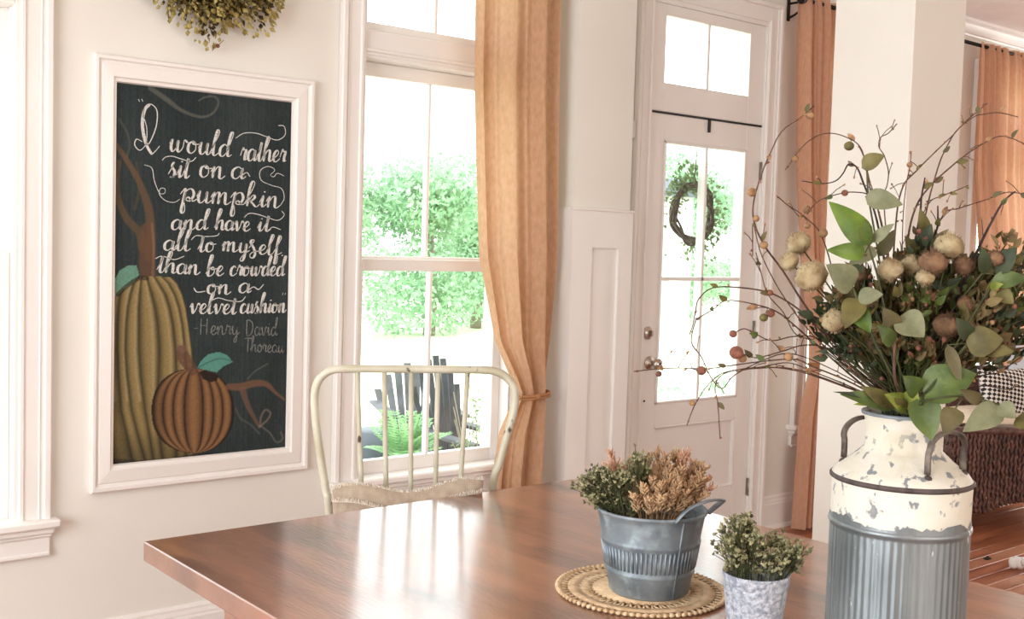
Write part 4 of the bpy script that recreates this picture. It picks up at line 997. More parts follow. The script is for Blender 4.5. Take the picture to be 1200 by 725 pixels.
# wreath on the outside of the door
wd = on_y(812, 250, .085)
r = empty('grapevine_wreath', (wd[0], .085, wd[2]), 'grapevine wreath with green leaves hanging outside the door glass', 'wreath')
gv = MB(); rg = random.Random(2)
for k in range(9):
    ph_ = rg.uniform(0, 6.28); rr0 = .132+rg.uniform(-.014,.014)
    gv.tube([(wd[0]+(rr0+.007*math.sin(3*t+ph_))*math.cos(t), .085+.012*math.cos(4*t+ph_), wd[2]+(rr0+.007*math.sin(3*t+ph_))*math.sin(t)) for t in np.linspace(0, 2*PI, 50)[:-1]], .006, 5, closed=True)
gv.build('vine_ring', M['grapevine'], r)
def wl_():
    a = rg.choice([rg.gauss(1.9,.7), rg.gauss(-.6,.8)]); rr0 = .14+rg.gauss(.02,.045)
    return (wd[0]+rr0*math.cos(a), .085+rg.uniform(-.02,.02), wd[2]+rr0*math.sin(a)), (math.cos(a)+rg.uniform(-.8,.8), rg.uniform(-.5,.5), math.sin(a)+rg.uniform(-.8,.8))
floret_cloud(520, wl_, .024, rg).build('leaves', M['wreathleaf'], r, kind='stuff')
MB().tube([(wd[0], .085, wd[2]+.14), (wd[0], .065, 2.01)], .003, 5).build('ribbon', M['hinge'], r)
# far shed and a low bush seen through the door
sp = on_y(790, 262, 16.0)
r = empty('garden_shed', (sp[0], 16, GZ0), 'small grey garden shed far off, through the upper left door pane', 'shed')
MB().box(sp[0]-.5, sp[0]+.7, 16, 17.5, GZ0, sp[2]+.7).build('wall', M['shed'], r)
MB().prism([(-.75,0),(.95,0),(.1,.45)], (sp[0], 15.85, sp[2]+.7), (sp[0], 17.7, sp[2]+.7), (1,0,0)).build('roof', M['planter'], r)
MB().box(sp[0]-.15, sp[0]+.35, 15.97, 16.0, GZ0, sp[2]+.3).build('door', M['plastic'], r)
for (px, py, yy_, rad_, lab) in ((797, 470, 3.2, .42, 'low green bush outside the lower left door pane'), (866, 452, 3.0, .34, 'low green bush outside the lower right door pane')):
    q = on_y(px, py, yy_); r = empty('bush', (q[0], yy_, GZ0), lab, 'bush', 'bushes by the porch')
    MB().tube([(q[0], yy_, GZ0), (q[0], yy_, q[2])], .03, 6).build('stem', M['bark'], r)
    leaf_cloud(900, [(q[0], yy_, q[2]-.15, rad_), (q[0]-.3, yy_, q[2]-.35, rad_*.9), (q[0]+.3, yy_, q[2]-.35, rad_*.8)], .04, rt2).build('foliage', M['treeleaf'], r, kind='stuff')

# ------------------------------------------------------------------ wicker armchair in the living room, far right
ao = on_z(1112, 588, .13); AW, AD = 1.0, .60
ac = empty('wicker_armchair', (0, 0, 0), 'dark brown woven wicker armchair behind the milk can', 'armchair')
ac.location = (ao[0], ao[1], 0); ac.rotation_euler = (0, 0, ang)
def weave(x0, x1, y0, y1, zb, zt, cols, rows, rad=.012):
    # upright braided ropes side by side, each bulging where it crosses a stake
    m_ = MB()
    for k in range(cols):
        u = (k+.5)/cols; z0_ = zb(u); n_ = rows*2
        P_ = [(x0+(x1-x0)*u+(.003 if i % 4 < 2 else -.003), y0+(y1-y0)*u, z0_+(zt-z0_)*i/n_) for i in range(n_+1)]
        m_.tube(P_, [rad*(1.15 if (i+k) % 2 else .60) for i in range(n_+1)], 6)
    return m_
ar = lambda u: .075+.075*math.sin(PI*min(1, max(0, (u-.2)/.6)))**.6
weave(0, AW, 0, 0, ar, .50, 46, 15).build('front_weave', M['wicker'], ac, local=True)
for x in (0, AW): weave(x, x, 0, AD, ar, .50, 26, 15).build('side_weave', M['wicker'], ac, local=True)
MB().box(.012, AW-.012, .012, AD, .16, .46).build('frame', M['wicker'], ac, local=True)
MB().box(.01, AW-.01, AD-.10, AD, .42, .80, .03).build('backrest', M['wicker'], ac, local=True)
MB().tube([(0,0,.51),(AW,0,.51)], .020, 8).build('top_roll', M['wicker'], ac, local=True)
for x in (0, AW): MB().tube([(x,-.01,.51),(x,AD,.58)], .026, 8).build('armrest', M['wicker'], ac, local=True)
for x in (.03, AW-.03):
    for y in (.03, AD-.03): MB().tube([(x,y,0),(x,y,.2)], [.018,.024], 8).build('leg', M['wicker'], ac, local=True)
def aw(x, y, z): return (ao[0]+x*c0-y*s0, ao[1]+x*s0+y*c0, z)
def pillow(name, label, cat, c, w, h, t, rz, tilt, m, rx=0, group=None):
    r = empty(name, (0,0,0), label, cat, group); r.location = c; r.rotation_euler = (tilt, rx, rz); V = []; n_ = 18
    for sd in (-1, 1):
        for i in range(n_+1):
            for k in range(n_+1):
                u, v = k/n_*2-1, i/n_*2-1; th = t*.5*((1-abs(u)**2.4)*(1-abs(v)**2.4))**.5
                pin = 1-.07*(1-abs(v)**2)*abs(u)**2; V.append((u*w/2*(1-.06*(1-v*v)*u*u), sd*(th+.001), h/2+v*h/2*(1-.06*(1-u*u)*v*v)))
    o2_ = (n_+1)**2; Fc = []
    for i in range(n_):
        for k in range(n_): a = i*(n_+1)+k; Fc += [(a, a+1, a+n_+2, a+n_+1), (o2_+a, o2_+a+n_+1, o2_+a+n_+2, o2_+a+1)]
    MB().add(V, Fc, True).build('pillow', m, r, local=True); return r
hd = bpy.data.materials.new('houndstooth'); hd.use_nodes = True; nt = hd.node_tree; b = nt.nodes['Principled BSDF']; b.inputs['Roughness'].default_value = .9
ck = nt.nodes.new('ShaderNodeTexChecker'); ck.inputs['Scale'].default_value = 62; ck.inputs['Color1'].default_value = (.80,.77,.72,1); ck.inputs['Color2'].default_value = (.03,.025,.025,1)
tc = nt.nodes.new('ShaderNodeTexCoord'); mp = nt.nodes.new('ShaderNodeMapping'); mp.inputs['Rotation'].default_value = (0,.6,0); mp.inputs['Location'].default_value = (.003,.5,.003); mp.inputs['Scale'].default_value = (1,.001,1)
nt.links.new(tc.outputs['Object'], mp.inputs[0]); nt.links.new(mp.outputs[0], ck.inputs[0]); nt.links.new(ck.outputs[0], b.inputs['Base Color'])
sc_ = pillow('seat_cushion', 'cream seat cushion on the wicker armchair', 'cushion', aw(AW/2, AD/2+.24, .535), .90, .46, .13, 0, 0, M['sofa'])
sc_.rotation_euler = (PI/2, 0, ang)
pillow('checked_pillow', 'small black and white houndstooth pillow on the wicker armchair', 'pillow', aw(.36, .17, .56), .30, .27, .11, ang+.2, -.3, hd)
pillow('grey_pillow', 'pale blue-grey pillow behind the houndstooth pillow', 'pillow', aw(.66, .36, .60), .44, .34, .13, ang-.1, -.15, M['cushionblue'])
# bits lying on the living room floor
q = on_z(1196, 668, 0)
t = MB(); rq = random.Random(3)
for k in range(9): t.ball((q[0]+rq.uniform(-.03,.03), q[1]+rq.uniform(-.03,.03), .02+rq.uniform(0,.03)), .02, 8, 6)
tag(t.build('dog_toy', M['toy']), 'crumpled white plush scrap lying on the wooden floor', 'toy')
for (px, py, lab) in ((1157, 655, 'tiny dark scrap on the floor, left of the white plush scrap'), (1194, 655, 'tiny dark scrap on the floor, just behind the white plush scrap')):
    q = on_z(px, py, 0); t = MB().box(q[0]-.018, q[0]+.018, q[1]-.01, q[1]+.012, .0, .008, .002).ball((q[0], q[1], .008), .008); tag(t.build('dropped_leaf', M['darktwig']), lab, 'scrap')
# ------------------------------------------------------------------ the flower arrangement in the milk can
D0 = kc_depth
mouth = np.array([kc[0], kc[1], TZ+CT-.02])
def fp(px, py, dz=0.0): return at(px, py, D0+dz)
RB = random.Random(42)
def mouth_pt(k=.6):
    k *= .62; a = RB.uniform(0, 2*PI); r_ = nk*k*math.sqrt(RB.random()); return mouth+np.array([r_*math.cos(a), r_*math.sin(a), -.05])
def neck_pt(m0): return m0+np.array([0,0,.080])
def ends(m0): return [neck_pt(m0), m0+np.array([0,0,.060]), m0]
GR = 'stems standing in the milk can'
def twig(label, pts, dz=(0,0), w=2.2, m='twig', buds='bud', nb=6, leaves=0, heads=(), bs=3.0, side=3):
    """pts: photo points from tip to the lower part; dz: depth offset at tip and at base"""
    m0 = mouth_pt(); n = len(pts)
    P_ = [fp(px, py, dz[0]+(dz[1]-dz[0])*(i/(n-1))**1.0) for i, (px, py) in enumerate(pts)] + ends(m0)
    C_ = cr(P_, 5); L = len(C_); pxm = D0/F
    rad = [max(.0009, w*.62*pxm*(.35+.65*(i/L))) for i in range(L)]
    r = empty('budded_twig', m0, label, 'twig', GR)
    MB().tube(C_, rad, 6).build('stem', M[m], r)
    vis = int(L*(n-1)/(n+2))
    for _ in range(side):
        i = RB.randint(2, max(3, vis-2)); b = C_[i]; d = np.array([RB.uniform(-1,1), RB.uniform(-.5,.5), RB.uniform(-.6,1)]); d /= np.linalg.norm(d); l_ = RB.uniform(.012, .035)
        e = b+d*l_; MB().tube([b, b+d*l_*.5+np.array([0,0,.002]), e], .0007, 4).build('side_twig', M[m], r)
        MB().ball(e, bs*.5*pxm, 6, 5, (.8,.8,1.3), axis=d).build('bud', M[buds], r)
    for k in range(nb):
        i = int((k+.3)/nb*vis); b = C_[min(i, L-2)]; d = C_[i]-C_[min(i+1, L-1)]; d = d/(np.linalg.norm(d)+1e-9)+np.array([RB.uniform(-.8,.8), RB.uniform(-.8,.8), RB.uniform(-.8,.8)]); d /= np.linalg.norm(d)
        s_ = bs*RB.uniform(.7,1.3)*pxm*.5
        MB().ball(b+d*s_*1.2, s_, 7, 6, (.7,.7,1.4), axis=d).build('bud', M[RB.choice([buds, 'budred', 'leafolive'])], r)
    for k in range(leaves):
        i = int((k+RB.uniform(.2,.9))/leaves*vis); b = C_[min(i, L-2)]; d = C_[i]-C_[min(i+2, L-1)]; d = d/(np.linalg.norm(d)+1e-9)+np.array([RB.uniform(-.9,.9), RB.uniform(-.9,.9), RB.uniform(-.7,.9)]); d /= np.linalg.norm(d)
        l_ = RB.uniform(9, 15)*pxm
        MB().leaf(b, b+d*l_, l_*.5, -ray(px, py)+np.array([RB.uniform(-.5,.5)]*3), .12, .08, 5).build('leaf', M[RB.choice(['leafolive','leafmid','bud','leafgreen'])], r)
    for (hx, hy, hr, mm) in heads:
        i = min(range(vis), key=lambda q: (project(C_[q])[0]-hx)**2+(project(C_[q])[1]-hy)**2)
        dd = float((C_[i]-CAM) @ CM[:, 2]); c = at(hx, hy, dd)
        h_ = MB().ball(c, hr*pxm, 12, 8, (1,1,.92)); 
        h_.tube([C_[i], c], .0008, 4); h_.build('seed_head', M[mm], r)
    return r
T_ = twig
T_('long arching twig curving up left over the door casing, dotted with tan balls', [(954,124),(938,138),(916,154),(902,181),(891,208),(883,238),(884,261),(896,288),(918,318),(945,360),(985,410),(1030,450)], (-.12,-.02), 2.6, heads=[(949,135,4.5,'bud'),(881,225,5.5,'bud'),(886,256,4,'bud'),(895,287,5,'bud')], leaves=4, nb=4)
T_('thin twig hanging beside the arching twig at the door casing', [(921,374),(905,350),(895,330),(882,300),(882,280),(883,262),(893,300),(920,350),(960,400),(1020,450)][3:], (-.12,-.02), 1.6, nb=4)
T_('arching twig crossing the top of the left peach curtain', [(920,199),(930,186),(938,174),(954,161),(971,156),(990,160),(1008,172),(1016,200),(1022,235),(1035,300),(1045,400)], (.04,0), 1.8, heads=[(932,186,4,'bud'),(995,171,6,'leafolive')], leaves=1)
T_('dark curled twig over the left side of the column', [(940,212),(963,215),(979,212),(988,203),(994,193),(1004,196),(1012,215),(1028,260),(1040,340)], (-.03,0), 2.6, 'darktwig', leaves=2, nb=2)
T_('twig with one green leaf above the bright leaf pair', [(946,251),(957,237),(976,229),(1000,225),(1022,232),(1035,270),(1045,350)], (-.05,0), 2.0, heads=[(990,226,4,'budred')], leaves=1, nb=3)
T_('short twig pointing left above the cream fluffy heads', [(910,229),(924,241),(938,250),(958,268),(968,290),(985,340),(1030,420)], (-.06,0), 2.0, heads=[(945,245,5,'bud'),(964,273,6,'bud'),(946,264,4,'bud')])
T_('drooping twig with hanging tip over the glazed door', [(808,392),(812,380),(815,365),(819,350),(836,337),(869,337),(902,343),(930,358),(955,380),(985,415),(1025,455)], (-.14,-.02), 2.3, leaves=4, nb=7, heads=[(902,343,4,'budred')])
T_('twig with olive leaves just below the drooping one', [(816,374),(836,362),(852,352),(883,356),(910,365),(932,382),(958,405),(1020,458)], (-.10,-.01), 2.2, leaves=5, nb=6, heads=[(903,367,5,'budred'),(895,372,5,'leafolive')])
T_('thin twig rising steeply across the other left twigs', [(886,296),(892,320),(900,345),(918,366),(932,391),(955,402),(1025,455)], (-.13,0), 1.8, leaves=2, nb=4)
T_('twig ending in a single pink bud in front of the door', [(859,391),(872,385),(885,391),(905,399),(932,394),(965,400),(1025,455)], (-.08,0), 2.0, heads=[(859,391,4.5,'budred')], leaves=1, nb=4)
T_('longest straight twig reaching left to the door knob', [(743,435),(772,432),(800,431),(827,432),(858,428),(896,423),(932,421),(954,430),(993,446),(1035,468)], (-.16,-.02), 2.0, heads=[(772,438,3.5,'budred'),(822,434,5.5,'budred'),(924,418,5.5,'bud')], leaves=4, nb=9, side=6)
T_('low twig parallel to the longest one, just beneath it', [(863,435),(891,430),(924,425),(952,435),(990,450),(1035,470)], (-.10,-.01), 1.8, leaves=2, nb=4)
T_('twig with a big rust-coloured flower head left of the curtain', [(862,412),(875,416),(888,419),(915,412),(945,404),(975,412),(1030,455)], (-.11,-.01), 2.2, heads=[(863,413,8,'budred'),(870,420,5,'bud')], leaves=5, nb=3)
T_('forked twig hanging down to the left below the door glass', [(805,498),(810,484),(816,471),(827,454),(838,443),(850,436),(880,432),(930,432),(990,452),(1035,470)], (-.15,-.02), 1.6, heads=[(811,472,3.5,'bud')], nb=5)
T_('forked twig hanging lowest, in front of the door panel', [(844,514),(843,500),(841,471),(838,454),(845,440),(865,433),(900,430),(940,436),(995,455),(1035,470)], (-.15,-.02), 1.6, nb=8, bs=2.4, leaves=1)
T_('twig curling at its end below the longest twig', [(816,372),(810,400),(822,418),(832,440),(846,455),(860,440),(890,424),(925,414),(970,430),(1030,462)], (-.17,-.02), .9, nb=8, bs=2.2, side=6)
T_('longest twig rising to the upper right corner', [(1157,121),(1132,142),(1116,159),(1099,175),(1074,200),(1058,219),(1050,260),(1048,340)], (.06,0), 2.2, leaves=3, nb=6)
T_('twig arching right across the far curtain top', [(1193,137),(1171,132),(1152,134),(1141,137),(1121,153),(1108,175),(1099,197),(1085,250),(1070,340)], (.05,0), 2.0, leaves=4, nb=5)
T_('twig with one tan leaf at its end over the far curtain', [(1202,169),(1182,161),(1166,161),(1138,177),(1116,194),(1091,217),(1074,241),(1064,280),(1058,360)], (-.03,0), 2.6, leaves=5, nb=7)
T_('short budded twig in front of the column right face', [(1135,217),(1116,225),(1102,230),(1088,239),(1074,275),(1066,350)], (-.06,0), 1.6, leaves=3, nb=5)
T_('twig leaning right over the wicker armchair side', [(1204,228),(1182,225),(1166,230),(1149,236),(1124,244),(1105,252),(1090,300),(1075,380)], (.02,0), 2.0, leaves=4, nb=6)
T_('thick dark twig leaning right in front of the far curtain', [(1190,224),(1176,236),(1163,258),(1149,286),(1130,330),(1105,390)], (-.05,0), 4.5, 'darktwig', leaves=2, nb=3)
T_('thick dark upright twig in front of the column edge', [(1084,208),(1080,230),(1078,252),(1070,300),(1064,380)], (-.04,0), 4.2, 'darktwig', leaves=2, nb=2)
T_('dark curved twig just right of the column edge', [(1099,241),(1099,255),(1098,268),(1091,286),(1078,330),(1068,390)], (-.06,0), 3.6, 'darktwig', leaves=2, nb=1)
T_('fine forked twig at the top left of the column', [(1051,145),(1041,156),(1032,161),(1030,172),(1036,182),(1041,200),(1040,215),(1036,240),(1045,330)], (.0,0), 1.5, nb=4, side=5, bs=2.4)
T_('small twig left of the round grey leaf on the column', [(1006,170),(1013,186),(1019,211),(1026,235),(1040,300),(1050,380)], (.03,0), 1.8, nb=4, leaves=2)
T_('short orange-budded twig on the column face', [(1068,177),(1066,197),(1062,216),(1058,260),(1056,340)], (.0,0), 1.4, heads=[(1066,193,3.5,'bud')], nb=3)
T_('low twig reaching right toward the picture edge', [(1206,318),(1186,345),(1178,372),(1160,395),(1120,430),(1080,462)], (-.04,0), 2.0, 'darktwig', nb=5, leaves=3)
T_('lower twig reaching right over the houndstooth pillow', [(1206,412),(1188,424),(1172,436),(1150,440),(1115,452),(1080,468)], (-.08,0), 2.4, 'darktwig', nb=5, leaves=4)
T_('lowest right twig in front of the grey pillow', [(1204,454),(1190,453),(1178,456),(1150,452),(1110,462),(1078,472)], (-.10,0), 2.2, 'darktwig', nb=3, leaves=1)

ORD = 'first second third fourth fifth sixth seventh eighth ninth tenth eleventh twelfth thirteenth fourteenth fifteenth sixteenth seventeenth eighteenth nineteenth twentieth'.split()
def rows_of(pts, cuts, names):
    """say which one each point is: its row (by height) and its turn from the left in that row"""
    out = {}
    for ri, nm in enumerate(names):
        lo_ = cuts[ri-1] if ri else -1e9; hi_ = cuts[ri] if ri < len(cuts) else 1e9
        for k, i in enumerate(sorted([i for i, p in enumerate(pts) if lo_ <= p[1] < hi_], key=lambda i: pts[i][0])):
            out[i] = (ORD[k] if k < 20 else 'rightmost')+' from the left in the '+nm
    return out
# fluffy seed heads on stems
def fluff(px, py, pr, m, label, dz=-.03, rings=0):
    m0 = mouth_pt(.7); c = fp(px, py, dz); r_ = pr*D0/F
    r = empty('fluffy_seed_head', m0, label, 'flower', 'fluffy heads in the bouquet')
    MB().tube(cr([c, (c+neck_pt(m0))/2+np.array([0,0,.012]), *ends(m0)], 5), .0013, 6).build('stem', M['stemgreen'], r)
    up_ = (c-mouth)/np.linalg.norm(c-mouth); h_ = MB(); rf_ = random.Random(int(px*7+py))
    n_, m__ = 22, 14; V = []; q = Vector(tuple(up_)).to_track_quat('Z', 'Y')
    for i in range(m__+1):
        ph = PI*i/m__
        for k in range(n_):
            th = 2*PI*k/n_; rr = r_*(1+rf_.uniform(-.07,.07))*(1.0 if math.cos(ph) < .3 else .94)
            V.append(Vector(tuple(c))+q @ Vector((math.sin(ph)*math.cos(th)*rr, math.sin(ph)*math.sin(th)*rr, -math.cos(ph)*rr*.86)))
    h_.add(V, [(i*n_+k, i*n_+(k+1)%n_, (i+1)*n_+(k+1)%n_, (i+1)*n_+k) for i in range(m__) for k in range(n_)], True)
    hd_ = h_.build('seed_head', M[m], r)
    hr_ = MB()
    for _ in range(320):
        d = Vector((rf_.gauss(0,1), rf_.gauss(0,1), rf_.gauss(0,1))).normalized(); b = Vector(tuple(c))+d*r_*.85; s_ = d.cross(Vector((.3,.2,1))).normalized()*.0007
        e = b+(d+Vector((rf_.uniform(-.3,.3), rf_.uniform(-.3,.3), rf_.uniform(-.3,.3))))*r_*.32
        hr_.add([b-s_, b+s_, e], [(0,1,2)])
    hr_.build('bristles', M[m], hd_, kind='stuff')
    ca_ = MB()
    for k in range(7):
        a = 2*PI*k/7; t0 = Vector(tuple(c))-Vector(tuple(up_))*r_*.8; dd = q @ Vector((math.cos(a), math.sin(a), .5)); ca_.leaf(t0, t0+dd*r_*.9, r_*.4, dd.cross(Vector((0,0,1))), .1, .05, 3)
    ca_.build('sepals', M['leafmid'], hd_)
FL = [(936,285,14,'fluff','cream fluffy head farthest left in the bouquet'),(925,306,11,'fluff','small cream fluffy head just below the farthest left one'),(951,324,18,'fluff','large cream fluffy head left of the round pale leaf'),
 (1007,322,12,'fluffbrown','tan fluffy head right of the round pale leaf'),(1043,316,14,'fluff','cream fluffy head above the grey pointed leaf'),(977,376,13,'fluff','greyish cream fluffy head low at the left of the bouquet'),
 (1027,401,11,'fluffbrown','brown fluffy head low in the middle left'),(1112,289,16,'fluff','cream fluffy head highest at the right of the column'),(1093,308,15,'fluffbrown','brown fluffy head below the highest one'),
 (1068,311,12,'fluff','cream fluffy head in the middle of the bouquet'),(1129,311,12,'fluffbrown','small brown fluffy head right of centre'),(1084,325,10,'fluff','small tan fluffy head at the very centre'),
 (1078,364,14,'fluffbrown','dark tan fluffy head above the grey pointed leaf tip'),(1110,382,16,'fluffbrown','reddish-brown fluffy head above the big green leaf'),(1138,390,11,'fluffbrown','brown fluffy head right of the reddish one'),
 (1020,352,11,'fluff','tan fluffy head between the grey leaves'),(1132,357,10,'fluffbrown','small rosy brown head right of centre'),(1166,302,9,'fluffbrown','small tan head among the dark greens at right')]
for i, (px, py, pr, m, lab) in enumerate(FL): fluff(px, py, pr, m, lab, -.05-.03*(i % 3))

# leafy branches: (base px, tip px, width px, material)
def branch(label, leaves, stem, m='stemgreen', dz=-.08, w=2.4, name='leafy_branch'):
    m0 = mouth_pt(.8); r = empty(name, m0, label, 'branch', GR)
    pts = [fp(px, py, dz) for px, py in stem] + [*ends(m0)]
    MB().tube(cr(pts, 5), w*.5*D0/F, 6).build('stem', M[m], r)
    for i, (b, t, wd_, mm) in enumerate(leaves):
        vd_ = -ray(*t); vd_ /= np.linalg.norm(vd_); nr = vd_+np.array([RB.uniform(-.3,.3), 0, RB.uniform(0,.5)])
        MB().leaf(fp(b[0], b[1], dz), fp(t[0], t[1], dz-.02), wd_*D0/F, nr, .12, .10, 9, .9 if wd_ > 20 else 1.0).build('leaf', M[mm], r)
        vn = (fp(b[0], b[1], dz)+fp(t[0], t[1], dz-.02))/2
        j = min(pts[:-1], key=lambda q: np.linalg.norm(q-fp(b[0], b[1], dz))); MB().tube([j, fp(b[0], b[1], dz)], .001, 5).build('leaf_stalk', M[m], r)
    return r
branch('branch with two bright green pointed leaves in front of the column', [((1018,286),(971,236),30,'leafbright'),((1014,296),(968,293),20,'leafbright'),((1018,288),(1008,252),15,'leafgreen'),((1022,284),(1048,262),13,'leafpale')], [(1018,288),(1030,330),(1045,400)], dz=-.10)
branch('branch with round grey-green leaves on the column face', [((1026,262),(1040,228),2,'leafpale')][:0]+[((1014,230),(1058,240),24,'leafpale'),((1010,196),(1037,182),20,'leafolive'),((1024,290),(995,312),22,'leafpale'),((1030,300),(1050,268),16,'leafmid')], [(1016,200),(1018,232),(1028,290),(1045,400)], dz=-.04)
branch('branch with a pale round leaf between the cream heads', [((1000,336),(968,310),32,'leafpale'),((1006,350),(990,385),26,'leafolive'),((1000,360),(1020,390),22,'leafbright'),((1005,350),(1035,345),20,'leafpale')], [(1000,338),(1012,370),(1040,430)], dz=-.13)
branch('branch with a broad grey leaf tipped yellow', [((1056,402),(1068,364),2,'leafpale')][:0]+[((1052,372),(1083,395),36,'leafpale'),((1048,388),(1034,360),22,'leafmid'),((1046,404),(1028,380),18,'leafgreen')], [(1052,374),(1048,410),(1050,450)], 'twig', dz=-.16, w=3.4)
branch('branch with the largest dark green leaf over the can rim', [((1082,462),(1144,438),46,'leafgreen'),((1080,464),(1092,516),34,'leafgreen'),((1076,460),(1058,440),24,'leafgreen')], [(1082,463),(1076,475)], dz=-.14, w=3)
branch('low branch with grey-green leaves hanging right of the can neck', [((1172,478),(1128,506),28,'leafpale'),((1170,474),(1190,490),20,'leafpale'),((1190,490),(1214,503),22,'leafolive'),((1120,478),(1106,510),24,'leafmid'),((1150,470),(1124,456),14,'leafmid')], [(1190,488),(1170,474),(1130,464),(1090,468)], dz=-.20)
branch('branch with yellow-green leaves at the can mouth', [((1064,478),(1036,462),22,'leafyellow'),((1062,480),(1074,452),22,'leafyellow'),((1060,482),(1048,466),14,'leafolive')], [(1062,478),(1062,484)], dz=-.12)
branch('branch with long dark leaves pointing left over the can rim', [((1048,478),(984,462),20,'leafgreen'),((1040,474),(976,459),7,'leafdark'),((1050,476),(1008,452),18,'leafolive'),((1046,470),(1000,474),10,'leafyellow')], [(1048,477),(1056,484)], dz=-.10)
branch('branch with olive leaves above the houndstooth pillow', [((1132,402),(1176,398),34,'leafolive'),((1136,396),(1120,372),18,'leafdark'),((1110,404),(1126,450),14,'leafmid'),((1150,410),(1188,412),16,'leafolive')], [(1134,402),(1110,430),(1082,462)], dz=-.14)
branch('branch with dark green oval leaves behind the column edge', [((1078,300),(1092,262),22,'leafdark'),((1074,310),(1060,276),18,'leafolive'),((1082,296),(1112,268),12,'leafmid'),((1086,276),(1078,244),14,'leafolive')], [(1078,300),(1068,350),(1062,420)], dz=-.02)
branch('branch with small green leaves at the far right', [((1166,318),(1192,290),24,'leafdark'),((1162,330),(1204,326),20,'leafgreen'),((1154,320),(1150,290),16,'leafdark'),((1168,340),(1188,356),18,'leafolive'),((1160,336),(1176,333),10,'leafyellow')], [(1170,322),(1140,370),(1090,450)], dz=-.10)

# filler sprigs massing the middle: each a stem with small leaves and berries
def sprig(px, py, dz, m, lab, fan=34):
    m0 = mouth_pt(.85); r = empty('filler_sprig', m0, 'leafy filler sprig, '+lab, 'sprig', 'filler sprigs in the bouquet')
    tip = fp(px, py, dz); st_ = cr([tip, tip*.55+neck_pt(m0)*.45+np.array([0,0,.01]), *ends(m0)], 6); rs_ = random.Random(int(px*3+py*5))
    MB().tube(st_, .0011, 5).build('stem', M['stemgreen'], r)
    m_ = MB(); bm2 = MB(); vis = st_[:9]; pm = D0/F
    for k in range(fan):
        b = vis[min(len(vis)-1, int(abs(rs_.gauss(0, 3.0))))]; b = b+np.array([rs_.gauss(0,.008), rs_.gauss(0,.010), rs_.gauss(0,.008)])
        d = (tip-m0); d = d/np.linalg.norm(d)+np.array([rs_.uniform(-1,1), rs_.uniform(-1,1), rs_.uniform(-.8,.8)]); d /= np.linalg.norm(d); l_ = rs_.uniform(10, 22)*pm
        m_.leaf(b, b+d*l_, l_*rs_.uniform(.35,.6), np.array([rs_.uniform(-1,1), -1, rs_.uniform(-.3,1)]), .12, .08, 4)
        if k % 5 == 0: bm2.ball(b+d*l_*.6+np.array([0,-.004,.004]), rs_.uniform(1.6,3.4)*pm, 6, 4)
    m_.build('foliage', M[m], r, kind='stuff'); bm2.build('berries', M[rs_.choice(['bud','budred','fluffbrown'])], r, kind='stuff')
cand = []
for _ in range(900):
    px, py = RB.uniform(955, 1198), RB.uniform(285, 425)
    cx2, cy2 = 1082, 372
    if ((px-cx2)/122)**2+((py-cy2)/78)**2 < 1 and not (px < 1000 and py > 410) and (py > 315 or px > 1130 or 1050 < px) and all((px-a)**2+(py-b)**2 > 150 for a, b in cand): cand.append((px, py))
cand = cand[:95]+[(1180,285),(1192,300),(1175,310),(1196,320),(1186,335),(1164,325),(1198,350),(1182,358),(1160,345)]
cl_ = rows_of(cand, [312, 334, 352, 370, 390, 410], ['top row of the greenery', 'second row of the greenery', 'third row of the greenery', 'middle row of the greenery', 'fifth row of the greenery', 'sixth row of the greenery', 'bottom row of the greenery'])
for i, (px, py) in enumerate(cand): sprig(px, py, RB.uniform(-.11, .12), ['leafdark','leafmid','leafdark','leafgreen','leafbrown','leafolive','leafbrown'][i % 7], cl_[i])
# bare upright stems showing between the can mouth and the greenery
bs_ = MB()
for k in range(120):
    m0 = mouth_pt(.95); a = fp(RB.uniform(975, 1150), RB.uniform(372, 430), RB.uniform(-.10, .10)); bs_.tube(cr([a, a*.5+neck_pt(m0)*.5, *ends(m0)], 4), RB.uniform(.0007,.0014), 4)
t = empty('filler_grass', mouth, 'thin dark green grassy stems crowding the can mouth', 'grass'); bs_.build('stems', M['stemgreen'], t, kind='stuff')
cs_ = MB()
for k in range(50):
    m0 = mouth_pt(.95); a = m0+np.array([RB.uniform(-.05,.05), RB.uniform(-.05,.03), RB.uniform(.13,.18)]); cs_.leaf(m0+np.array([0,0,.085]), a, .010, (0,-1,.2), .1, .1, 4)
cs_.build('blades', M['leafdark'], t, kind='stuff')

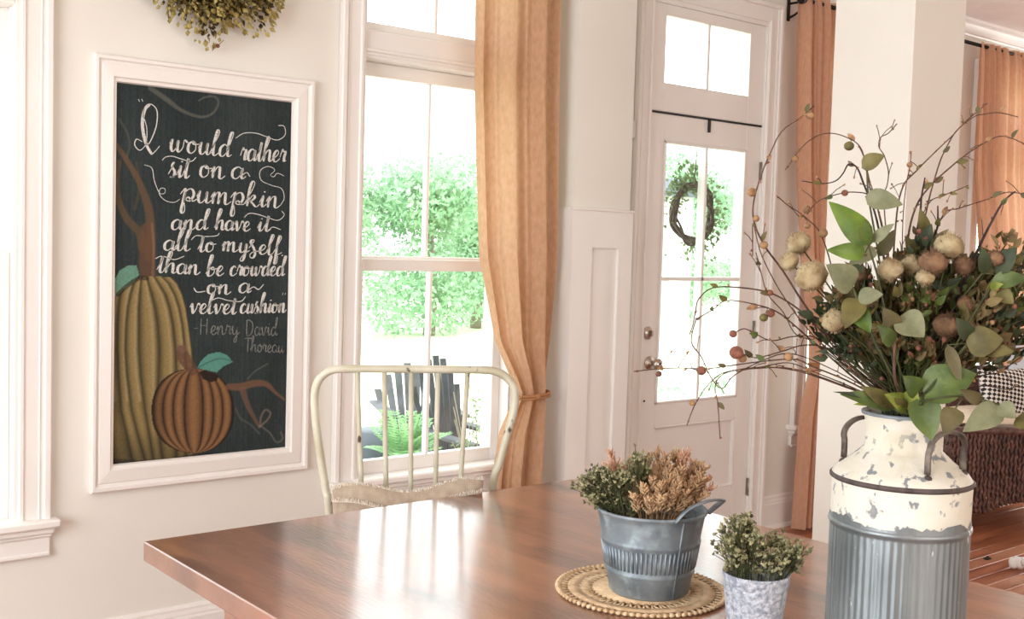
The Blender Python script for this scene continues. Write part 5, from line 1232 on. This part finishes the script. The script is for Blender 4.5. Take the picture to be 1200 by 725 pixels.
# ------------------------------------------------------------------ dried plumes and green sprigs in the bucket
BT = np.array([bc[0], bc[1], BZ+BH])
bdep = float((BT-CAM) @ CM[:, 2])
MB().lathe([(0,0),(rt_-.012,0),(rt_-.010,-.01)], 32, (bc[0],bc[1],BZ+BH-.03)).build('bucket_fill', M['hopsdark'], bk_)  # dark disc closing the bucket a little below its rim
def plume(px, py, dz, m, bx, lab):
    tip = at(px, py, bdep+dz); base = BT+np.array([bx[0], bx[1], -.03]); r = empty('dried_plume', base, 'tan dried feathery plume in the ribbed bucket, '+lab, 'dried flower', 'dried plumes in the ribbed bucket')
    ax_ = cr([base, base*.5+tip*.5+np.array([0,0,.01]), tip], 7); MB().tube(ax_, .0011, 5).build('stem', M[m], r)
    m_ = MB(); rp_ = random.Random(int(px*11+py)); L = np.linalg.norm(tip-base)
    for k in range(58):
        u = rp_.uniform(.30, 1.0); i = min(len(ax_)-2, int(u*(len(ax_)-1))); b = ax_[i]+(ax_[i+1]-ax_[i])*rp_.random(); t_ = (ax_[i+1]-ax_[i]); t_ = t_/np.linalg.norm(t_)
        a = rp_.uniform(0, 2*PI); o_v = np.array([math.cos(a), math.sin(a), rp_.uniform(-.2,.2)]); d = t_*1.0+o_v*.75; d /= np.linalg.norm(d); l_ = L*.27*(1.15-u*.75)*rp_.uniform(.7,1.2)
        e = b+d*l_; m_.tube([b, (b+e)/2+t_*l_*.06, e], [.0010,.0021,.0010], 4)
        for q in (.45, .75):
            bb = b+d*l_*q; d2 = d+np.array([rp_.uniform(-.8,.8), rp_.uniform(-.8,.8), .5]); d2 /= np.linalg.norm(d2); m_.tube([bb, bb+d2*l_*.35], [.0013,.0007], 4)
    m_.build('florets', M[m], r, kind='stuff')
PLS = [(716,532,.05),(712,545,.03),(728,548,.05),(740,540,.06),(750,545,.04),(762,535,.05),(772,528,.04),(780,532,.0),(793,532,.03),(803,530,.02),(812,541,.01),(818,545,.0),(826,548,-.01),(830,560,-.02),(834,572,-.03),(828,580,-.05),(822,562,-.05),
 (745,562,-.03),(755,568,-.06),(742,580,-.07),(765,562,-.05),(776,566,-.07),(788,560,-.06),(797,562,-.07),(790,578,-.09),(776,582,-.10),(762,584,-.09),(805,575,-.07),(812,560,-.04),(735,565,-.01),(785,548,-.02),(768,548,0.0),(800,548,-.03),(808,586,-.06)]
pl_ = rows_of(PLS, [550, 570], ['back row', 'middle row', 'front row'])
for i, (px, py, dz) in enumerate(PLS):
    q = at(px, py, bdep+dz)-BT; s_ = min(1, .075/max(.001, math.hypot(q[0], q[1]))); plume(px, py, dz, 'plume2' if i in (0,1,9,10,13,14) else 'plume', (q[0]*.55*s_, q[1]*.55*s_), pl_[i])
def berry_sprig(base, tip, name, label, group, m1, m2, seed, n=26, spread=.020, br_=.0030):
    r = empty(name, base, label, 'sprig', group); rs_ = random.Random(seed); ax_ = cr([base, base*.5+tip*.5+np.array([0,0,.006]), tip], 5)
    MB().tube(ax_, .0012, 5).build('stem', M['stemgreen'], r); m_ = MB(); st_ = MB(); md = MB()
    for k in range(n):
        b = ax_[rs_.randint(len(ax_)//2, len(ax_)-2)]; c = tip+np.array([rs_.gauss(0,1), rs_.gauss(0,1), rs_.gauss(0,.8)])*spread*.55
        st_.tube([b, c], .0006, 3, caps=False); s_ = br_*rs_.uniform(.7,1.25); d = np.array([rs_.uniform(-1,1), rs_.uniform(-1,1), rs_.uniform(-.2,1)])
        (m_ if rs_.random() < .65 else md).ball(c, s_, 6, 5, (1,1,.85), axis=d)
        for q in range(2): dd = np.array([rs_.uniform(-1,1), rs_.uniform(-1,1), rs_.uniform(0,1)]); m_.leaf(c, c+dd/np.linalg.norm(dd)*s_*2.2, s_*1.3, (0,-1,.3), .1, .05, 3)
    st_.build('twiglets', M['stemgreen'], r, kind='stuff'); m_.build('berries', M[m1], r, kind='stuff'); md.build('berries', M[m2], r, kind='stuff')
GP = [(684,566),(688,556),(691,578),(698,552),(702,566),(705,580),(712,556),(714,570),(716,590),(722,562),(726,578),(730,590),(735,556),(738,570),(744,552),(748,538),(742,596),(728,560),(698,586),(755,550),(708,592)]
gl_ = rows_of(GP, [557, 572], ['back row', 'middle row', 'front row'])
for i, (px, py) in enumerate(GP):
    tip = at(px, py, bdep-.05+.03*(i % 3)); q = tip-BT; s_ = min(1, .08/max(.001, math.hypot(q[0], q[1])))
    berry_sprig(BT+np.array([q[0]*.75*s_, q[1]*.75*s_, -.03]), tip, 'berry_sprig', 'grey-green berry sprig in the ribbed bucket, '+gl_[i], 'berry sprigs in the ribbed bucket', 'berrygreen', 'berrydark', 100+i, 26, .017, .0030)
# small pot
PT = np.array([pc[0], pc[1], PZ+.10]); pdep = float((PT-CAM) @ CM[:, 2])
PP = [(862,612),(868,622),(852,628),(858,640),(872,608),(848,645),(864,652),(874,636),(880,650),(884,630),(890,642),(896,634),(900,650),(908,640),(914,634),(918,650),(924,642),(930,652),(936,644),(934,662),(922,664),(908,664),(890,662),(872,664),(856,660),(877,620),(860,630)]
pp_ = rows_of(PP, [634, 650], ['top row', 'middle row', 'bottom row'])
for i, (px, py) in enumerate(PP):
    tip = at(px, py, pdep-.045+.035*(i % 3)); q = tip-PT; s_ = min(1, .045/max(.001, math.hypot(q[0], q[1])))
    berry_sprig(PT+np.array([q[0]*.7*s_, q[1]*.7*s_, -.03]), tip, 'berry_sprig', 'grey-green berry sprig in the small pot, '+pp_[i], 'berry sprigs in the small pot', 'berrygreen', 'berrydark', 300+i, 24, .016, .0031)
